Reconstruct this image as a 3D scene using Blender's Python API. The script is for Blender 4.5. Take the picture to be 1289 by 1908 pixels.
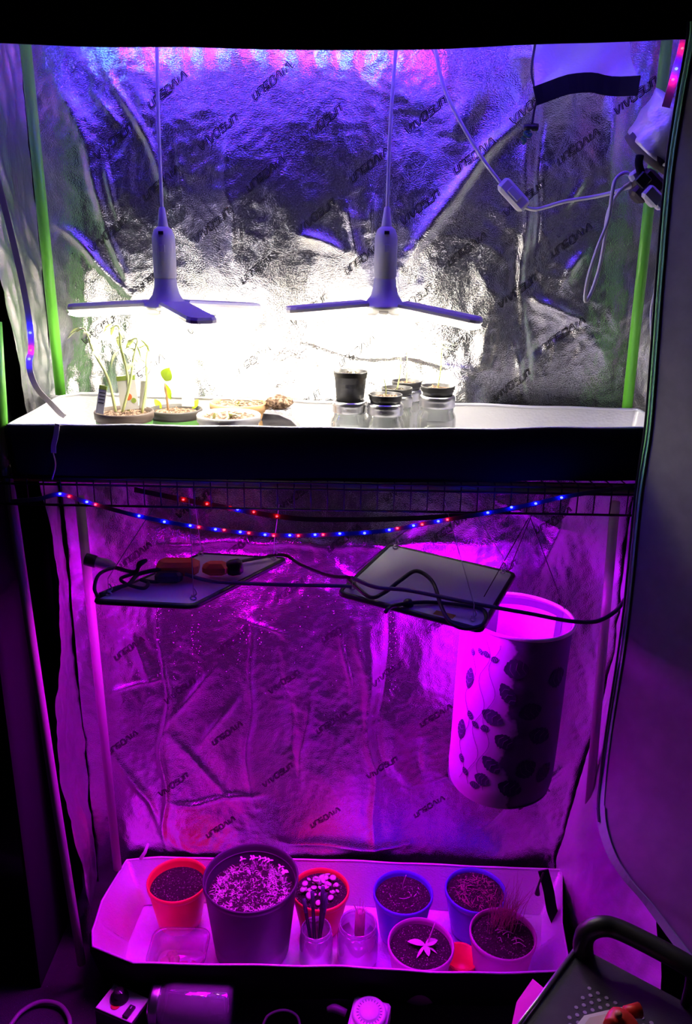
import bpy, math, random
import numpy as np
from mathutils import Vector, Matrix
random.seed(7); rng = np.random.default_rng(7)
scene = bpy.context.scene
COL = scene.collection
for o in list(bpy.data.objects): bpy.data.objects.remove(o)

# ------------------------------------------------------------------ camera
FPX = 1497.0; PITCH = math.radians(17.9); ROLL = math.radians(1.07)
CAM = np.array([0.0, 0.0, 1.635])
CF = np.array([0, math.cos(PITCH), -math.sin(PITCH)]); CU = np.array([0, math.sin(PITCH), math.cos(PITCH)]); CR = np.array([1.0, 0, 0])
cr_ = CR*math.cos(ROLL)+CU*math.sin(ROLL); cu_ = -CR*math.sin(ROLL)+CU*math.cos(ROLL)
cam_d = bpy.data.cameras.new('camera'); cam = bpy.data.objects.new('camera', cam_d); COL.objects.link(cam)
cam_d.sensor_fit = 'HORIZONTAL'; cam_d.sensor_width = 36; cam_d.lens = 36*FPX/1289
cam_d.clip_start = 0.05
cam.matrix_world = Matrix(((cr_[0], cu_[0], -CF[0], CAM[0]), (cr_[1], cu_[1], -CF[1], CAM[1]), (cr_[2], cu_[2], -CF[2], CAM[2]), (0, 0, 0, 1)))
scene.camera = cam
# ------------------------------------------------------------------ world, exposure, light levels
w = bpy.data.worlds.new('world'); scene.world = w; w.use_nodes = True
w.node_tree.nodes['Background'].inputs[0].default_value = (0.30, 0.22, 0.55, 1)
w.node_tree.nodes['Background'].inputs[1].default_value = 0.012
scene.view_settings.view_transform = 'Standard'; scene.view_settings.look = 'None'
scene.view_settings.exposure = 0.0; scene.view_settings.gamma = 1.0; scene.view_settings.use_curve_mapping = False
scene.cycles.sample_clamp_indirect = 6.0
scene.cycles.max_bounces = 6; scene.cycles.diffuse_bounces = 3; scene.cycles.glossy_bounces = 4
scene.cycles.transparent_max_bounces = 12; scene.cycles.adaptive_threshold = 0.03
scene.cycles.caustics_reflective = True; scene.cycles.caustics_refractive = False
LAMP_E = 56.0            # white bulb panels
BLUE_E = 280.0; RED_E = 60.0    # strip diodes
ROOF_BLUE_E = 1250.0; ROOF_RED_E = 35.0
PANEL_E = 72.0            # grow panels

# ------------------------------------------------------------------ helpers
def at(x, y, Y=None, Z=None):
    u = x-644.5; v = y-954.0
    u, v = u*math.cos(ROLL)+v*math.sin(ROLL), -u*math.sin(ROLL)+v*math.cos(ROLL)
    d = CF*FPX+CR*u-CU*v
    t = Y/d[1] if Y is not None else (Z-CAM[2])/d[2]
    return CAM+d*t
def depth(P): return float((np.array(P)-CAM)@CF)
def px2m(n, P): return n*depth(P)/FPX
YB, YF = 1.73, 1.435

MATS = {}
def mat(name, col=(0.5, 0.5, 0.5), rough=0.5, metal=0.0, emit=None, es=0.0, trans=0.0, spec=0.5, bump=None, speck=None, sub=0.0, alpha=None):
    if name in MATS: return MATS[name]
    m = bpy.data.materials.new(name); m.use_nodes = True; nt = m.node_tree; b = nt.nodes['Principled BSDF']
    b.inputs['Base Color'].default_value = (*col, 1); b.inputs['Roughness'].default_value = rough
    b.inputs['Metallic'].default_value = metal; b.inputs['Specular IOR Level'].default_value = spec
    if emit: b.inputs['Emission Color'].default_value = (*emit, 1); b.inputs['Emission Strength'].default_value = es
    if trans: b.inputs['Transmission Weight'].default_value = trans
    tc = None
    if bump or speck:
        tc = nt.nodes.new('ShaderNodeTexCoord')
    if speck:      # (scale, lo, hi, colour): flecks or mottling mixed into the base colour
        sc, lo, hi, c2 = speck
        n = nt.nodes.new('ShaderNodeTexNoise'); n.inputs['Scale'].default_value = sc; n.inputs['Detail'].default_value = 4
        r = nt.nodes.new('ShaderNodeValToRGB'); r.color_ramp.elements[0].position = lo; r.color_ramp.elements[1].position = hi
        r.color_ramp.elements[0].color = (*col, 1); r.color_ramp.elements[1].color = (*c2, 1)
        nt.links.new(tc.outputs['Object'], n.inputs['Vector']); nt.links.new(n.outputs['Fac'], r.inputs[0]); nt.links.new(r.outputs[0], b.inputs['Base Color'])
    if bump:       # (scale, strength, distance)
        n = nt.nodes.new('ShaderNodeTexNoise'); n.inputs['Scale'].default_value = bump[0]; n.inputs['Detail'].default_value = 3
        k = nt.nodes.new('ShaderNodeBump'); k.inputs['Strength'].default_value = bump[1]; k.inputs['Distance'].default_value = bump[2]
        nt.links.new(tc.outputs['Object'], n.inputs['Vector']); nt.links.new(n.outputs['Fac'], k.inputs['Height']); nt.links.new(k.outputs[0], b.inputs['Normal'])
    MATS[name] = m; return m
def clear_mat(name, tint, refl=0.12, rough=0.08, solid=0.0, solidcol=(0.8, 0.8, 0.8)):
    if name in MATS: return MATS[name]
    m = bpy.data.materials.new(name); m.use_nodes = True; nt = m.node_tree; nt.nodes.clear()
    out = nt.nodes.new('ShaderNodeOutputMaterial'); tr = nt.nodes.new('ShaderNodeBsdfTransparent'); tr.inputs[0].default_value = (*tint, 1)
    gl = nt.nodes.new('ShaderNodeBsdfGlossy'); gl.inputs['Roughness'].default_value = rough
    df = nt.nodes.new('ShaderNodeBsdfDiffuse'); df.inputs[0].default_value = (*solidcol, 1)
    fr = nt.nodes.new('ShaderNodeLayerWeight'); fr.inputs[0].default_value = 0.35
    mp = nt.nodes.new('ShaderNodeMath'); mp.operation = 'MULTIPLY_ADD'; mp.inputs[1].default_value = 0.8; mp.inputs[2].default_value = refl; mp.use_clamp = True
    mx0 = nt.nodes.new('ShaderNodeMixShader'); mx0.inputs[0].default_value = solid
    mx = nt.nodes.new('ShaderNodeMixShader')
    nt.links.new(fr.outputs['Facing'], mp.inputs[0]); nt.links.new(mp.outputs[0], mx.inputs[0])
    nt.links.new(tr.outputs[0], mx0.inputs[1]); nt.links.new(df.outputs[0], mx0.inputs[2])
    nt.links.new(mx0.outputs[0], mx.inputs[1]); nt.links.new(gl.outputs[0], mx.inputs[2]); nt.links.new(mx.outputs[0], out.inputs[0])
    MATS[name] = m; return m
def foil_mat(name, rough=0.26, col=(0.86, 0.86, 0.88), strength=0.60, scale=560, metal=1.0, crumple=0.22, broad=0.0):
    m = bpy.data.materials.new(name); m.use_nodes = True; nt = m.node_tree; b = nt.nodes['Principled BSDF']
    b.inputs['Base Color'].default_value = (*col, 1); b.inputs['Metallic'].default_value = metal; b.inputs['Roughness'].default_value = rough
    tc = nt.nodes.new('ShaderNodeTexCoord')
    v = nt.nodes.new('ShaderNodeTexVoronoi'); v.inputs['Scale'].default_value = scale
    n = nt.nodes.new('ShaderNodeTexNoise'); n.inputs['Scale'].default_value = 38; n.inputs['Detail'].default_value = 5
    a = nt.nodes.new('ShaderNodeMath'); a.operation = 'MULTIPLY_ADD'; a.inputs[1].default_value = crumple
    k = nt.nodes.new('ShaderNodeBump'); k.inputs['Strength'].default_value = strength; k.inputs['Distance'].default_value = 0.0007
    mp = nt.nodes.new('ShaderNodeMapping'); mp.inputs['Scale'].default_value = (0.6, 0.7, 1.0)   # embossing runs wider than tall
    nt.links.new(tc.outputs['Object'], mp.inputs['Vector']); nt.links.new(mp.outputs[0], v.inputs['Vector']); nt.links.new(tc.outputs['Object'], n.inputs['Vector'])
    nt.links.new(n.outputs['Fac'], a.inputs[0]); nt.links.new(v.outputs['Distance'], a.inputs[2])
    nt.links.new(a.outputs[0], k.inputs['Height']); nt.links.new(k.outputs[0], b.inputs['Normal'])
    if broad <= 0: MATS[name] = m; return m
    b2 = nt.nodes.new('ShaderNodeBsdfPrincipled'); b2.inputs['Base Color'].default_value = (*col, 1); b2.inputs['Metallic'].default_value = metal; b2.inputs['Roughness'].default_value = 0.62
    nt.links.new(k.outputs[0], b2.inputs['Normal']); mx = nt.nodes.new('ShaderNodeMixShader'); mx.inputs[0].default_value = broad
    nt.links.new(b.outputs[0], mx.inputs[1]); nt.links.new(b2.outputs[0], mx.inputs[2]); nt.links.new(mx.outputs[0], nt.nodes['Material Output'].inputs[0])
    MATS[name] = m; return m

M_foil = foil_mat('silver_foil'); M_foil_flat = foil_mat('silver_liner', rough=0.40, strength=0.55, scale=260, metal=0.5)
M_foil_low = foil_mat('pink_lit_liner', rough=0.36, strength=0.9, scale=330, metal=0.85, broad=0.4)
M_black = mat('black_canvas', (0.006, 0.006, 0.0075), 0.9, spec=0.2, bump=(900, 0.3, 0.0006))
M_door = mat('grey_black_canvas', (0.15, 0.144, 0.14), 0.9, bump=(700, 0.3, 0.0006), speck=(30, 0.35, 0.75, (0.185, 0.178, 0.172)))
M_pole = mat('green_coated_tube', (0.16, 0.62, 0.05), 0.35)
M_pole2 = mat('brown_grey_tube', (0.30, 0.28, 0.25), 0.4)
M_green = mat('green_tape', (0.20, 0.62, 0.24), 0.7, bump=(1200, 0.5, 0.0006))
M_print = mat('black_print', (0.03, 0.03, 0.03), 0.35, 0.4)
M_white = mat('white_plastic', (0.80, 0.79, 0.80), 0.4)
M_cord = mat('white_cord', (0.78, 0.77, 0.78), 0.45)
M_bplast = mat('black_plastic', (0.018, 0.017, 0.018), 0.4)
M_brubber = mat('black_rubber', (0.012, 0.012, 0.012), 0.5)
M_wire = mat('black_wire', (0.014, 0.014, 0.015), 0.35, 0.3)
M_steel = mat('steel', (0.72, 0.72, 0.74), 0.28, 1.0)
M_plate = mat('brushed_plate', (0.80, 0.80, 0.82), 0.40, 0.3)
M_soil = mat('potting_soil', (0.022, 0.015, 0.010), 0.95, bump=(300, 1.0, 0.004), speck=(260, 0.60, 0.68, (0.35, 0.30, 0.25)))
M_bark = mat('bark_soil', (0.10, 0.055, 0.03), 0.9, bump=(220, 1.0, 0.005), speck=(150, 0.45, 0.62, (0.42, 0.28, 0.19)))
M_leaf = mat('leaf_green', (0.32, 0.52, 0.10), 0.5)
M_leafy = mat('leaf_pale', (0.62, 0.70, 0.30), 0.5)
M_lime = mat('leaf_lime', (0.45, 0.68, 0.03), 0.45)
M_pinkleaf = mat('leaf_light', (0.60, 0.62, 0.45), 0.5)
M_stem = mat('stem_brown', (0.30, 0.17, 0.08), 0.7)
M_glass = clear_mat('jar_glass', (0.93, 0.95, 0.95), 0.10, 0.05, 0.17)
M_glass2 = clear_mat('frosty_glass', (0.93, 0.94, 0.95), 0.12, 0.08, 0.26)
M_clear = clear_mat('clear_plastic', (0.93, 0.93, 0.94), 0.10, 0.15, 0.12)
M_smoke = clear_mat('smoky_plastic', (0.45, 0.43, 0.45), 0.06, 0.2, 0.7, (0.22, 0.20, 0.21))
M_lamp = mat('lit_diffuser', (0.9, 0.9, 0.9), 0.5, emit=(1.0, 0.91, 0.74), es=LAMP_E)
M_blue = mat('diode_blue', (0.1, 0.1, 0.8), 0.4, emit=(0.0016, 0.0022, 1.0), es=BLUE_E)
M_red = mat('diode_red', (0.8, 0.05, 0.05), 0.4, emit=(1.0, 0.004, 0.006), es=RED_E)
M_rblue = mat('roof_diode_blue', (0.1, 0.1, 0.8), 0.4, emit=(0.055, 0.03, 1.0), es=ROOF_BLUE_E)
M_rred = mat('roof_diode_red', (0.8, 0.05, 0.05), 0.4, emit=(1.0, 0.03, 0.08), es=ROOF_RED_E)
M_strip = mat('strip_dark', (0.05, 0.04, 0.05), 0.6)
M_strip_w = mat('strip_clear', (0.62, 0.56, 0.60), 0.4)
M_carpet = mat('dark_carpet', (0.035, 0.028, 0.04), 1.0, bump=(400, 0.8, 0.004), speck=(160, 0.70, 0.74, (0.2, 0.18, 0.2)))
M_wall = mat('dark_wall', (0.03, 0.03, 0.035), 0.95)
M_terra = mat('tan_pot', (0.62, 0.36, 0.16), 0.6)
M_redpot = mat('red_plastic', (0.85, 0.06, 0.05), 0.4)
M_bluepot = mat('blue_plastic', (0.10, 0.09, 0.62), 0.4)
M_pinkpot = mat('pink_plastic', (0.52, 0.22, 0.40), 0.45)
M_whitepot = mat('white_pot', (0.78, 0.76, 0.74), 0.45)
M_greenband = mat('green_band', (0.12, 0.35, 0.08), 0.5)
M_orange = mat('orange_plastic', (0.80, 0.22, 0.05), 0.5)
M_paper = mat('tag_white', (0.82, 0.81, 0.78), 0.6)
M_taggreen = mat('tag_green', (0.35, 0.48, 0.08), 0.6)
M_tomato = mat('tag_tomato', (0.75, 0.18, 0.05), 0.6)

def obj(name, V, Fs, m, parent=None, base=None, smooth=False):
    me = bpy.data.meshes.new(name)
    b = np.array(base if base is not None else (0, 0, 0), float)
    V = np.asarray(V, float)-b
    me.from_pydata([tuple(v) for v in V], [], [tuple(f) for f in Fs])
    if smooth: me.polygons.foreach_set('use_smooth', [True]*len(me.polygons))
    me.update()
    if m: me.materials.append(m)
    o = bpy.data.objects.new(name, me); COL.objects.link(o)
    if parent: o.parent = parent
    else: o.location = b
    return o
class Thing:
    def __init__(s, name, label, cat, base, group=None):
        e = bpy.data.objects.new(name, None); COL.objects.link(e); e.empty_display_size = 0.02
        e.location = tuple(base); e['label'] = label; e['category'] = cat
        if group: e['group'] = group
        s.e = e; s.base = np.array(base, float)
    def part(s, name, VF, m, smooth=False, under=None, label=None, stuff=False):
        o = obj(name, VF[0], VF[1], m, under or s.e, s.base, smooth)
        if label: o['label'] = label
        if stuff: o['kind'] = 'stuff'
        return o
    def inst(s, name, src, loc, under=None, rot=None):        # shared mesh, own object
        o = bpy.data.objects.new(name, src); COL.objects.link(o); o.parent = under or s.e
        o.location = tuple(np.array(loc)-s.base)
        if rot is not None: o.rotation_euler = rot
        return o
def single(name, VF, m, label, cat, base, smooth=False, group=None):
    o = obj(name, VF[0], VF[1], m, None, base, smooth); o['label'] = label; o['category'] = cat
    if group: o['group'] = group
    return o
def structure(name, VF, m):
    o = obj(name, VF[0], VF[1], m, None, VF[0][0], False); o['kind'] = 'structure'; return o
def join(*parts):
    V = []; F = []
    for v, f in parts:
        n = len(V); V += [tuple(q) for q in v]; F += [tuple(i+n for i in q) for q in f]
    return V, F
def box(c, s, R=None, bev=0.0):
    x, y, z = np.array(s)/2.0
    if bev <= 0:
        V = np.array([(a*x, b*y, d*z) for d in (-1, 1) for b in (-1, 1) for a in (-1, 1)])
        F = [(0, 2, 3, 1), (4, 5, 7, 6), (0, 1, 5, 4), (2, 6, 7, 3), (0, 4, 6, 2), (1, 3, 7, 5)]
    else:
        ring = []
        for (zz, ins) in ((-z, bev), (-z+bev, 0), (z-bev, 0), (z, bev)):
            X, Yy = x-ins, y-ins; k = bev
            for a in [(-X+k, -Yy), (X-k, -Yy), (X, -Yy+k), (X, Yy-k), (X-k, Yy), (-X+k, Yy), (-X, Yy-k), (-X, -Yy+k)]: ring.append((a[0], a[1], zz))
        V = np.array(ring); F = [tuple(range(7, -1, -1)), tuple(range(24, 32))]
        for j in range(3):
            for i in range(8): F.append((j*8+i, j*8+(i+1) % 8, (j+1)*8+(i+1) % 8, (j+1)*8+i))
    if R is not None: V = V@np.array(R).T
    return V+np.array(c), F
def rot(rx=0, ry=0, rz=0):
    return np.array((Matrix.Rotation(rz, 3, 'Z')@Matrix.Rotation(ry, 3, 'Y')@Matrix.Rotation(rx, 3, 'X')))
def smooth_path(P, n=8):
    P = [np.array(p, float) for p in P]
    if len(P) < 3: return P
    Q = [2*P[0]-P[1]]+P+[2*P[-1]-P[-2]]; out = []
    for i in range(1, len(Q)-2):
        for k in range(n):
            t = k/n; a, b, c, d = Q[i-1], Q[i], Q[i+1], Q[i+2]
            out.append(0.5*((2*b)+(-a+c)*t+(2*a-5*b+4*c-d)*t*t+(-a+3*b-3*c+d)*t**3))
    return out+[P[-1]]
def tube(P, r, n=8, sm=0, cap=True):
    P = smooth_path(P, sm) if sm else [np.array(p, float) for p in P]
    m = len(P); rs = r if hasattr(r, '__len__') else [r]*m
    if len(rs) != m: rs = np.interp(np.linspace(0, 1, m), np.linspace(0, 1, len(rs)), rs)
    V = []; F = []; prev = None
    for i, p in enumerate(P):
        t = P[min(i+1, m-1)]-P[max(i-1, 0)]; t = t/(np.linalg.norm(t)+1e-12)
        if prev is None:
            a = np.array([0, 0, 1.0]) if abs(t[2]) < 0.9 else np.array([1.0, 0, 0])
            u = np.cross(t, a)
        else: u = prev-t*(prev@t)
        u = u/(np.linalg.norm(u)+1e-12); prev = u; v = np.cross(t, u)
        for k in range(n):
            an = 2*math.pi*k/n; V.append(p+rs[i]*(math.cos(an)*u+math.sin(an)*v))
    for i in range(m-1):
        for k in range(n): F.append((i*n+k, i*n+(k+1) % n, (i+1)*n+(k+1) % n, (i+1)*n+k))
    if cap: F.append(tuple(range(n-1, -1, -1))); F.append(tuple((m-1)*n+k for k in range(n)))
    return V, F
def ribbon(P, wdt, th, side=(0, 0, 1), sm=0):
    P = smooth_path(P, sm) if sm else [np.array(p, float) for p in P]
    V = []; F = []; m = len(P); side = np.array(side, float)
    for i, p in enumerate(P):
        t = P[min(i+1, m-1)]-P[max(i-1, 0)]; t /= np.linalg.norm(t)+1e-12
        s = side-t*(side@t); s /= np.linalg.norm(s)+1e-12; q = np.cross(t, s)
        for a, b in ((-1, -1), (1, -1), (1, 1), (-1, 1)): V.append(p+s*a*wdt/2+q*b*th/2)
    for i in range(m-1):
        for k in range(4): F.append((i*4+k, i*4+(k+1) % 4, (i+1)*4+(k+1) % 4, (i+1)*4+k))
    F.append((3, 2, 1, 0)); F.append(tuple((m-1)*4+k for k in range(4)))
    return V, F
def lathe(prof, c, n=40, R=None):
    V = []; F = []
    for r, z in prof:
        for k in range(n):
            a = 2*math.pi*k/n; V.append((r*math.cos(a), r*math.sin(a), z))
    for i in range(len(prof)-1):
        for k in range(n): F.append((i*n+k, i*n+(k+1) % n, (i+1)*n+(k+1) % n, (i+1)*n+k))
    V = np.array(V)
    if R is not None: V = V@np.array(R).T
    return V+np.array(c), F
def disc(c, r, n=40, rings=8, amp=0.003, dome=0.0, thick=0.0, seed=0):
    g = np.random.default_rng(seed); V = [(0, 0, dome)]; F = []
    for i in range(1, rings+1):
        q = r*i/rings
        for k in range(n):
            a = 2*math.pi*k/n; V.append((q*math.cos(a), q*math.sin(a), dome*(1-(i/rings)**2)+(g.normal()*amp if i < rings else -amp)))
    for k in range(n): F.append((0, 1+k, 1+(k+1) % n))
    for i in range(rings-1):
        for k in range(n): a = 1+i*n; F.append((a+k, a+n+k, a+n+(k+1) % n, a+(k+1) % n))
    return np.array(V)+np.array(c), F
def leaf(p, d, L, W, droop=0.3, up=(0, 0, 1), th=0.0):
    p = np.array(p, float); d = np.array(d, float); d /= np.linalg.norm(d); up = np.array(up, float)
    s = np.cross(d, up); s /= np.linalg.norm(s)+1e-9; nrm = np.cross(s, d); V = []; F = []; n = 6
    for i in range(n+1):
        t = i/n; wv = W*math.sin(math.pi*min(1, t*0.96+0.03))**0.8/2
        c = p+d*L*t-nrm*droop*L*t*t
        V += [c-s*wv+nrm*0.12*wv, c, c+s*wv+nrm*0.12*wv]
    for i in range(n):
        a = i*3; F += [(a, a+1, a+4, a+3), (a+1, a+2, a+5, a+4)]
    return V, F
def ball(c, r, n=10, sz=1.0):
    return lathe([(r*math.sin(math.pi*i/n)+1e-6, -r*sz*math.cos(math.pi*i/n)) for i in range(n+1)], c, n*2)

# ------------------------------------------------------------------ foil relief
def vnoise(x, y, seed):
    g = np.random.default_rng(seed); T = g.uniform(0, 2*math.pi, (64, 64))
    xi = np.floor(x).astype(int); yi = np.floor(y).astype(int); fx = x-xi; fy = y-yi
    def gr(a, b, dx, dy):
        an = T[a % 64, b % 64]; return np.cos(an)*dx+np.sin(an)*dy
    s = lambda t: t*t*t*(t*(6*t-15)+10)
    u, v = s(fx), s(fy)
    a = gr(xi, yi, fx, fy); b = gr(xi+1, yi, fx-1, fy); c = gr(xi, yi+1, fx, fy-1); d = gr(xi+1, yi+1, fx-1, fy-1)
    return (a*(1-u)+b*u)*(1-v)+(c*(1-u)+d*u)*v
# folds seen on the back wall: (x0,y0,x1,y1, half width m, height m); positive stands out towards the viewer
FOLDS_PX = [(735, 510, 1000, 165, .020, .013), (165, 160, 225, 245, .006, .004), (195, 130, 312, 350, .007, .006), (318, 235, 345, 360, .004, .003),
 (90, 110, 150, 260, .020, .008), (150, 260, 190, 430, .013, .008), (190, 430, 240, 530, .009, .006), (190, 290, 215, 400, .008, .005), (255, 150, 262, 260, .012, .004),
 (425, 230, 430, 480, .014, .005), (870, 130, 850, 260, .030, .011), (985, 200, 985, 700, .010, .005), (1010, 200, 1010, 500, .005, -.004), (1060, 380, 1095, 330, .004, .004),
 (1155, 160, 1135, 330, .016, .007), (690, 440, 700, 350, .010, .005), (560, 450, 640, 470, .012, .006), (655, 380, 660, 500, .008, .005), (1000, 560, 1095, 600, .012, .007),
 (1090, 610, 1000, 650, .008, -.005), (100, 430, 250, 560, .010, .008), (560, 650, 900, 690, .004, .003), (960, 640, 975, 740, .012, .006), (1060, 540, 1100, 470, .010, .005),
 (296, 1150, 306, 1600, .006, .006), (464, 1150, 468, 1520, .011, .007), (505, 1200, 560, 1450, .012, -.005), (570, 1300, 560, 1480, .010, .006), (670, 1170, 690, 1340, .012, .006),
 (694, 1180, 690, 1590, .011, .007), (722, 1150, 712, 1450, .007, -.005), (300, 1370, 400, 1250, .010, .006), (306, 1385, 430, 1500, .010, .006), (440, 1310, 360, 1410, .010, .005),
 (310, 1510, 480, 1490, .009, .009), (180, 1020, 980, 1020, .016, .007), (640, 1180, 655, 1330, .006, .005), (200, 1300, 290, 1280, .006, .005), (250, 1190, 270, 1290, .010, .006),
 (780, 1380, 790, 1460, .012, -.006), (800, 1480, 960, 1400, .010, .005), (900, 1560, 1050, 1440, .010, .008), (520, 1580, 760, 1590, .014, .010), (930, 940, 1100, 1000, .010, .006), (1000, 1080, 1090, 900, .016, .009),
 (430, 1160, 540, 1190, .004, .003), (200, 1400, 300, 1560, .012, .007)]
FOLDS = []
for x0, y0, x1, y1, hw, amp in FOLDS_PX:
    a = at(x0, y0, Y=YB); b = at(x1, y1, Y=YB); FOLDS.append((a[0], a[2], b[0], b[2], hw, amp))
def back_h(X, Z):
    X = np.asarray(X, float); Z = np.asarray(Z, float)
    wx = X+0.03*vnoise(X*6, Z*6, 11); wz = Z+0.03*vnoise(X*6, Z*6, 12)
    h = 0.016*vnoise(wx*4.2, wz*2.6, 1)+0.012*vnoise(wx*9, wz*4.5, 2)
    m = 0.45+0.55*np.clip(vnoise(X*3, Z*3, 9)*2+0.5, 0, 1)
    h = h+m*(0.008*(0.35-np.abs(vnoise(wx*13+wz*5, wz*8-wx*4, 3)))+0.0035*(0.3-np.abs(vnoise(wx*31-wz*8, wz*24+wx*9, 4)))+0.0012*vnoise(wx*75, wz*70, 5))
    # forward slope added above the upper tray, shaped to reflect the lamps as glare
    fo = np.clip((1.50-Z)/0.17, 0, 1)**1.6*np.clip((Z-1.12)/0.10, 0, 1)
    fo = fo*(1-0.85*np.clip((X-0.20)/0.16, 0, 1)); h = h+fo*0.040*(1.0+0.55*vnoise(X*11, Z*2.5, 14)+0.3*vnoise(X*27, Z*4, 15))
    for ax, az, bx, bz, hw, amp in FOLDS:
        dx, dz = bx-ax, bz-az; L2 = dx*dx+dz*dz
        t = np.clip(((wx-ax)*dx+(wz-az)*dz)/L2, 0, 1)
        d = np.hypot(wx-(ax+t*dx), wz-(az+t*dz)); e = np.sin(np.clip(t, 0.04, 0.96)*math.pi)**0.5
        h = h+1.35*amp*e/(1+(d/hw)**2)**1.3
    return h
def grid(fn, nu, nv):
    u, v = np.meshgrid(np.linspace(0, 1, nu), np.linspace(0, 1, nv))
    V = fn(u.ravel(), v.ravel()); F = []
    idx = np.arange(nu*nv).reshape(nv, nu)
    F = np.stack([idx[:-1, :-1], idx[:-1, 1:], idx[1:, 1:], idx[1:, :-1]], -1).reshape(-1, 4)
    return V, F

# ------------------------------------------------------------------ the room
structure('floor', ([(-2.5, -1.5, 0), (2.5, -1.5, 0), (2.5, 2.6, 0), (-2.5, 2.6, 0), (-2.5, -1.5, -.1), (2.5, -1.5, -.1), (2.5, 2.6, -.1), (-2.5, 2.6, -.1)],
          [(0, 1, 2, 3), (4, 7, 6, 5), (0, 4, 5, 1), (1, 5, 6, 2), (2, 6, 7, 3), (3, 7, 4, 0)]), M_carpet)
structure('wall_back', box((0, 2.65, 1.3), (5.2, 0.1, 2.6)), M_wall)
structure('wall_left', box((-2.55, 0.6, 1.3), (0.1, 4.2, 2.6)), M_wall)

# ------------------------------------------------------------------ the tent
ZT = 2.10
tent = Thing('grow_tent', 'tall two tier grow tent with wrinkled silver foil lining and black canvas front', 'tent', (0, YB, 0))
XL, XR = -0.65, 0.66
def fn(u, v):
    X = XL+(XR-XL)*u; Z = 0.0+ZT*v
    return np.stack([X, YB+0.03-back_h(X, Z), Z], -1)
bw = tent.part('back_wall', grid(fn, 330, 530), M_foil, True, label='crinkled silver foil with diagonal black brand print')
# brand print: diagonal block lettering, every other row upside down
LET = {'V': [[(0, 1), (.42, 0), (.58, 0), (1, 1)]], 'I': [[(.5, 0), (.5, 1)]], 'O': [[(0.05, 0), (.95, 0), (.95, 1), (.05, 1), (.05, 0)]],
       'S': [[(0, 0), (1, 0), (1, .5), (0, .5), (0, 1), (1, 1)]], 'U': [[(0, 1), (0, 0), (1, 0), (1, 1)]], 'N': [[(0, 0), (0, 1), (1, 1), (1, 0)]]}
WID = {'V': .95, 'I': .25, 'O': .85, 'S': .8, 'U': .85, 'N': .85}
def word_lines(H):
    out = []; x = 0
    for ch in 'VIVOSUN':
        for pl in LET[ch]:
            pts = []
            for i in range(len(pl)-1):
                a, b = np.array(pl[i]), np.array(pl[i+1])
                for k in range(3): pts.append(a+(b-a)*k/3)
            pts.append(np.array(pl[-1]))
            q = [((x+p[0]*WID[ch]+0.32*p[1])*H, p[1]*H) for p in pts]
            out.append(np.array(q))
        x += WID[ch]+0.33
    tot = x*H
    return [q-np.array([tot/2, H/2]) for q in out]
WL = word_lines(0.0125)
def word_mesh(cx, cz, ang, hfun, place):
    V = []; F = []; c, s = math.cos(ang), math.sin(ang)
    for q in WL:
        t = np.gradient(q, axis=0); t /= np.linalg.norm(t, axis=1)[:, None]+1e-9; nn = np.stack([-t[:, 1], t[:, 0]], -1)
        for off, hw in ((0.0014, 0.00045), (-0.0014, 0.0009)):
            n0 = len(V)
            for p, m in zip(q, nn):
                for e in (-hw, hw):
                    a = p+m*(off+e); V.append((cx+c*a[0]-s*a[1], cz+s*a[0]+c*a[1]))
            for i in range(len(q)-1): F.append((n0+2*i, n0+2*i+1, n0+2*i+3, n0+2*i+2))
    A = np.array(V); return place(A[:, 0], A[:, 1]), F
place_back = lambda X, Z: np.stack([X, YB+0.0292-back_h(X, Z), Z], -1)
for row in range(-2, 21):
    for k in range(-2, 9):
        ex = 110+197*k+(95 if row % 2 else 0)-12*(row//2)*1.0; ey = 180-17*k+88*row-(8 if row % 2 else 0)
        P = at(ex, ey, Y=YB) if 60 < ey < 2000 else None
        if P is None or not (-0.56 < P[0] < 0.56 and 0.16 < P[2] < 1.97): continue
        ang = math.radians(38)+(math.pi if row % 2 == 0 else 0)
        tent.part('printed_word', word_mesh(P[0], P[2], ang, back_h, place_back), M_print, under=bw)
# condensation beads and runs on the lower foil
g = np.random.default_rng(77); vf = []
runs = [(g.uniform(240, 860), g.uniform(1090, 1180), g.uniform(60, 220)) for _ in range(16)]
pts = [(x+g.normal()*2, y0+L*t) for x, y0, L in runs for t in np.sort(g.random(16))]+[(g.uniform(230, 720), 1090+260*g.random()**1.5) for _ in range(190)]
for x, y in pts:
    p = at(x, y, Y=YB+.01); r = g.uniform(.0005, .0012); q = np.array([p[0], YB+.03-float(back_h(p[0], p[2])), p[2]])
    V, F = lathe([(1e-5, r), (r*.8, r*.5), (r, 0), (r*.8, -r*.6), (1e-5, -r*1.1)], q, 6); vf.append((V, F))
tent.part('water_beads', join(*vf), mat('bead', (.75, .72, .78), .15, spec=.8), True, under=bw, stuff=True)
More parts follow.
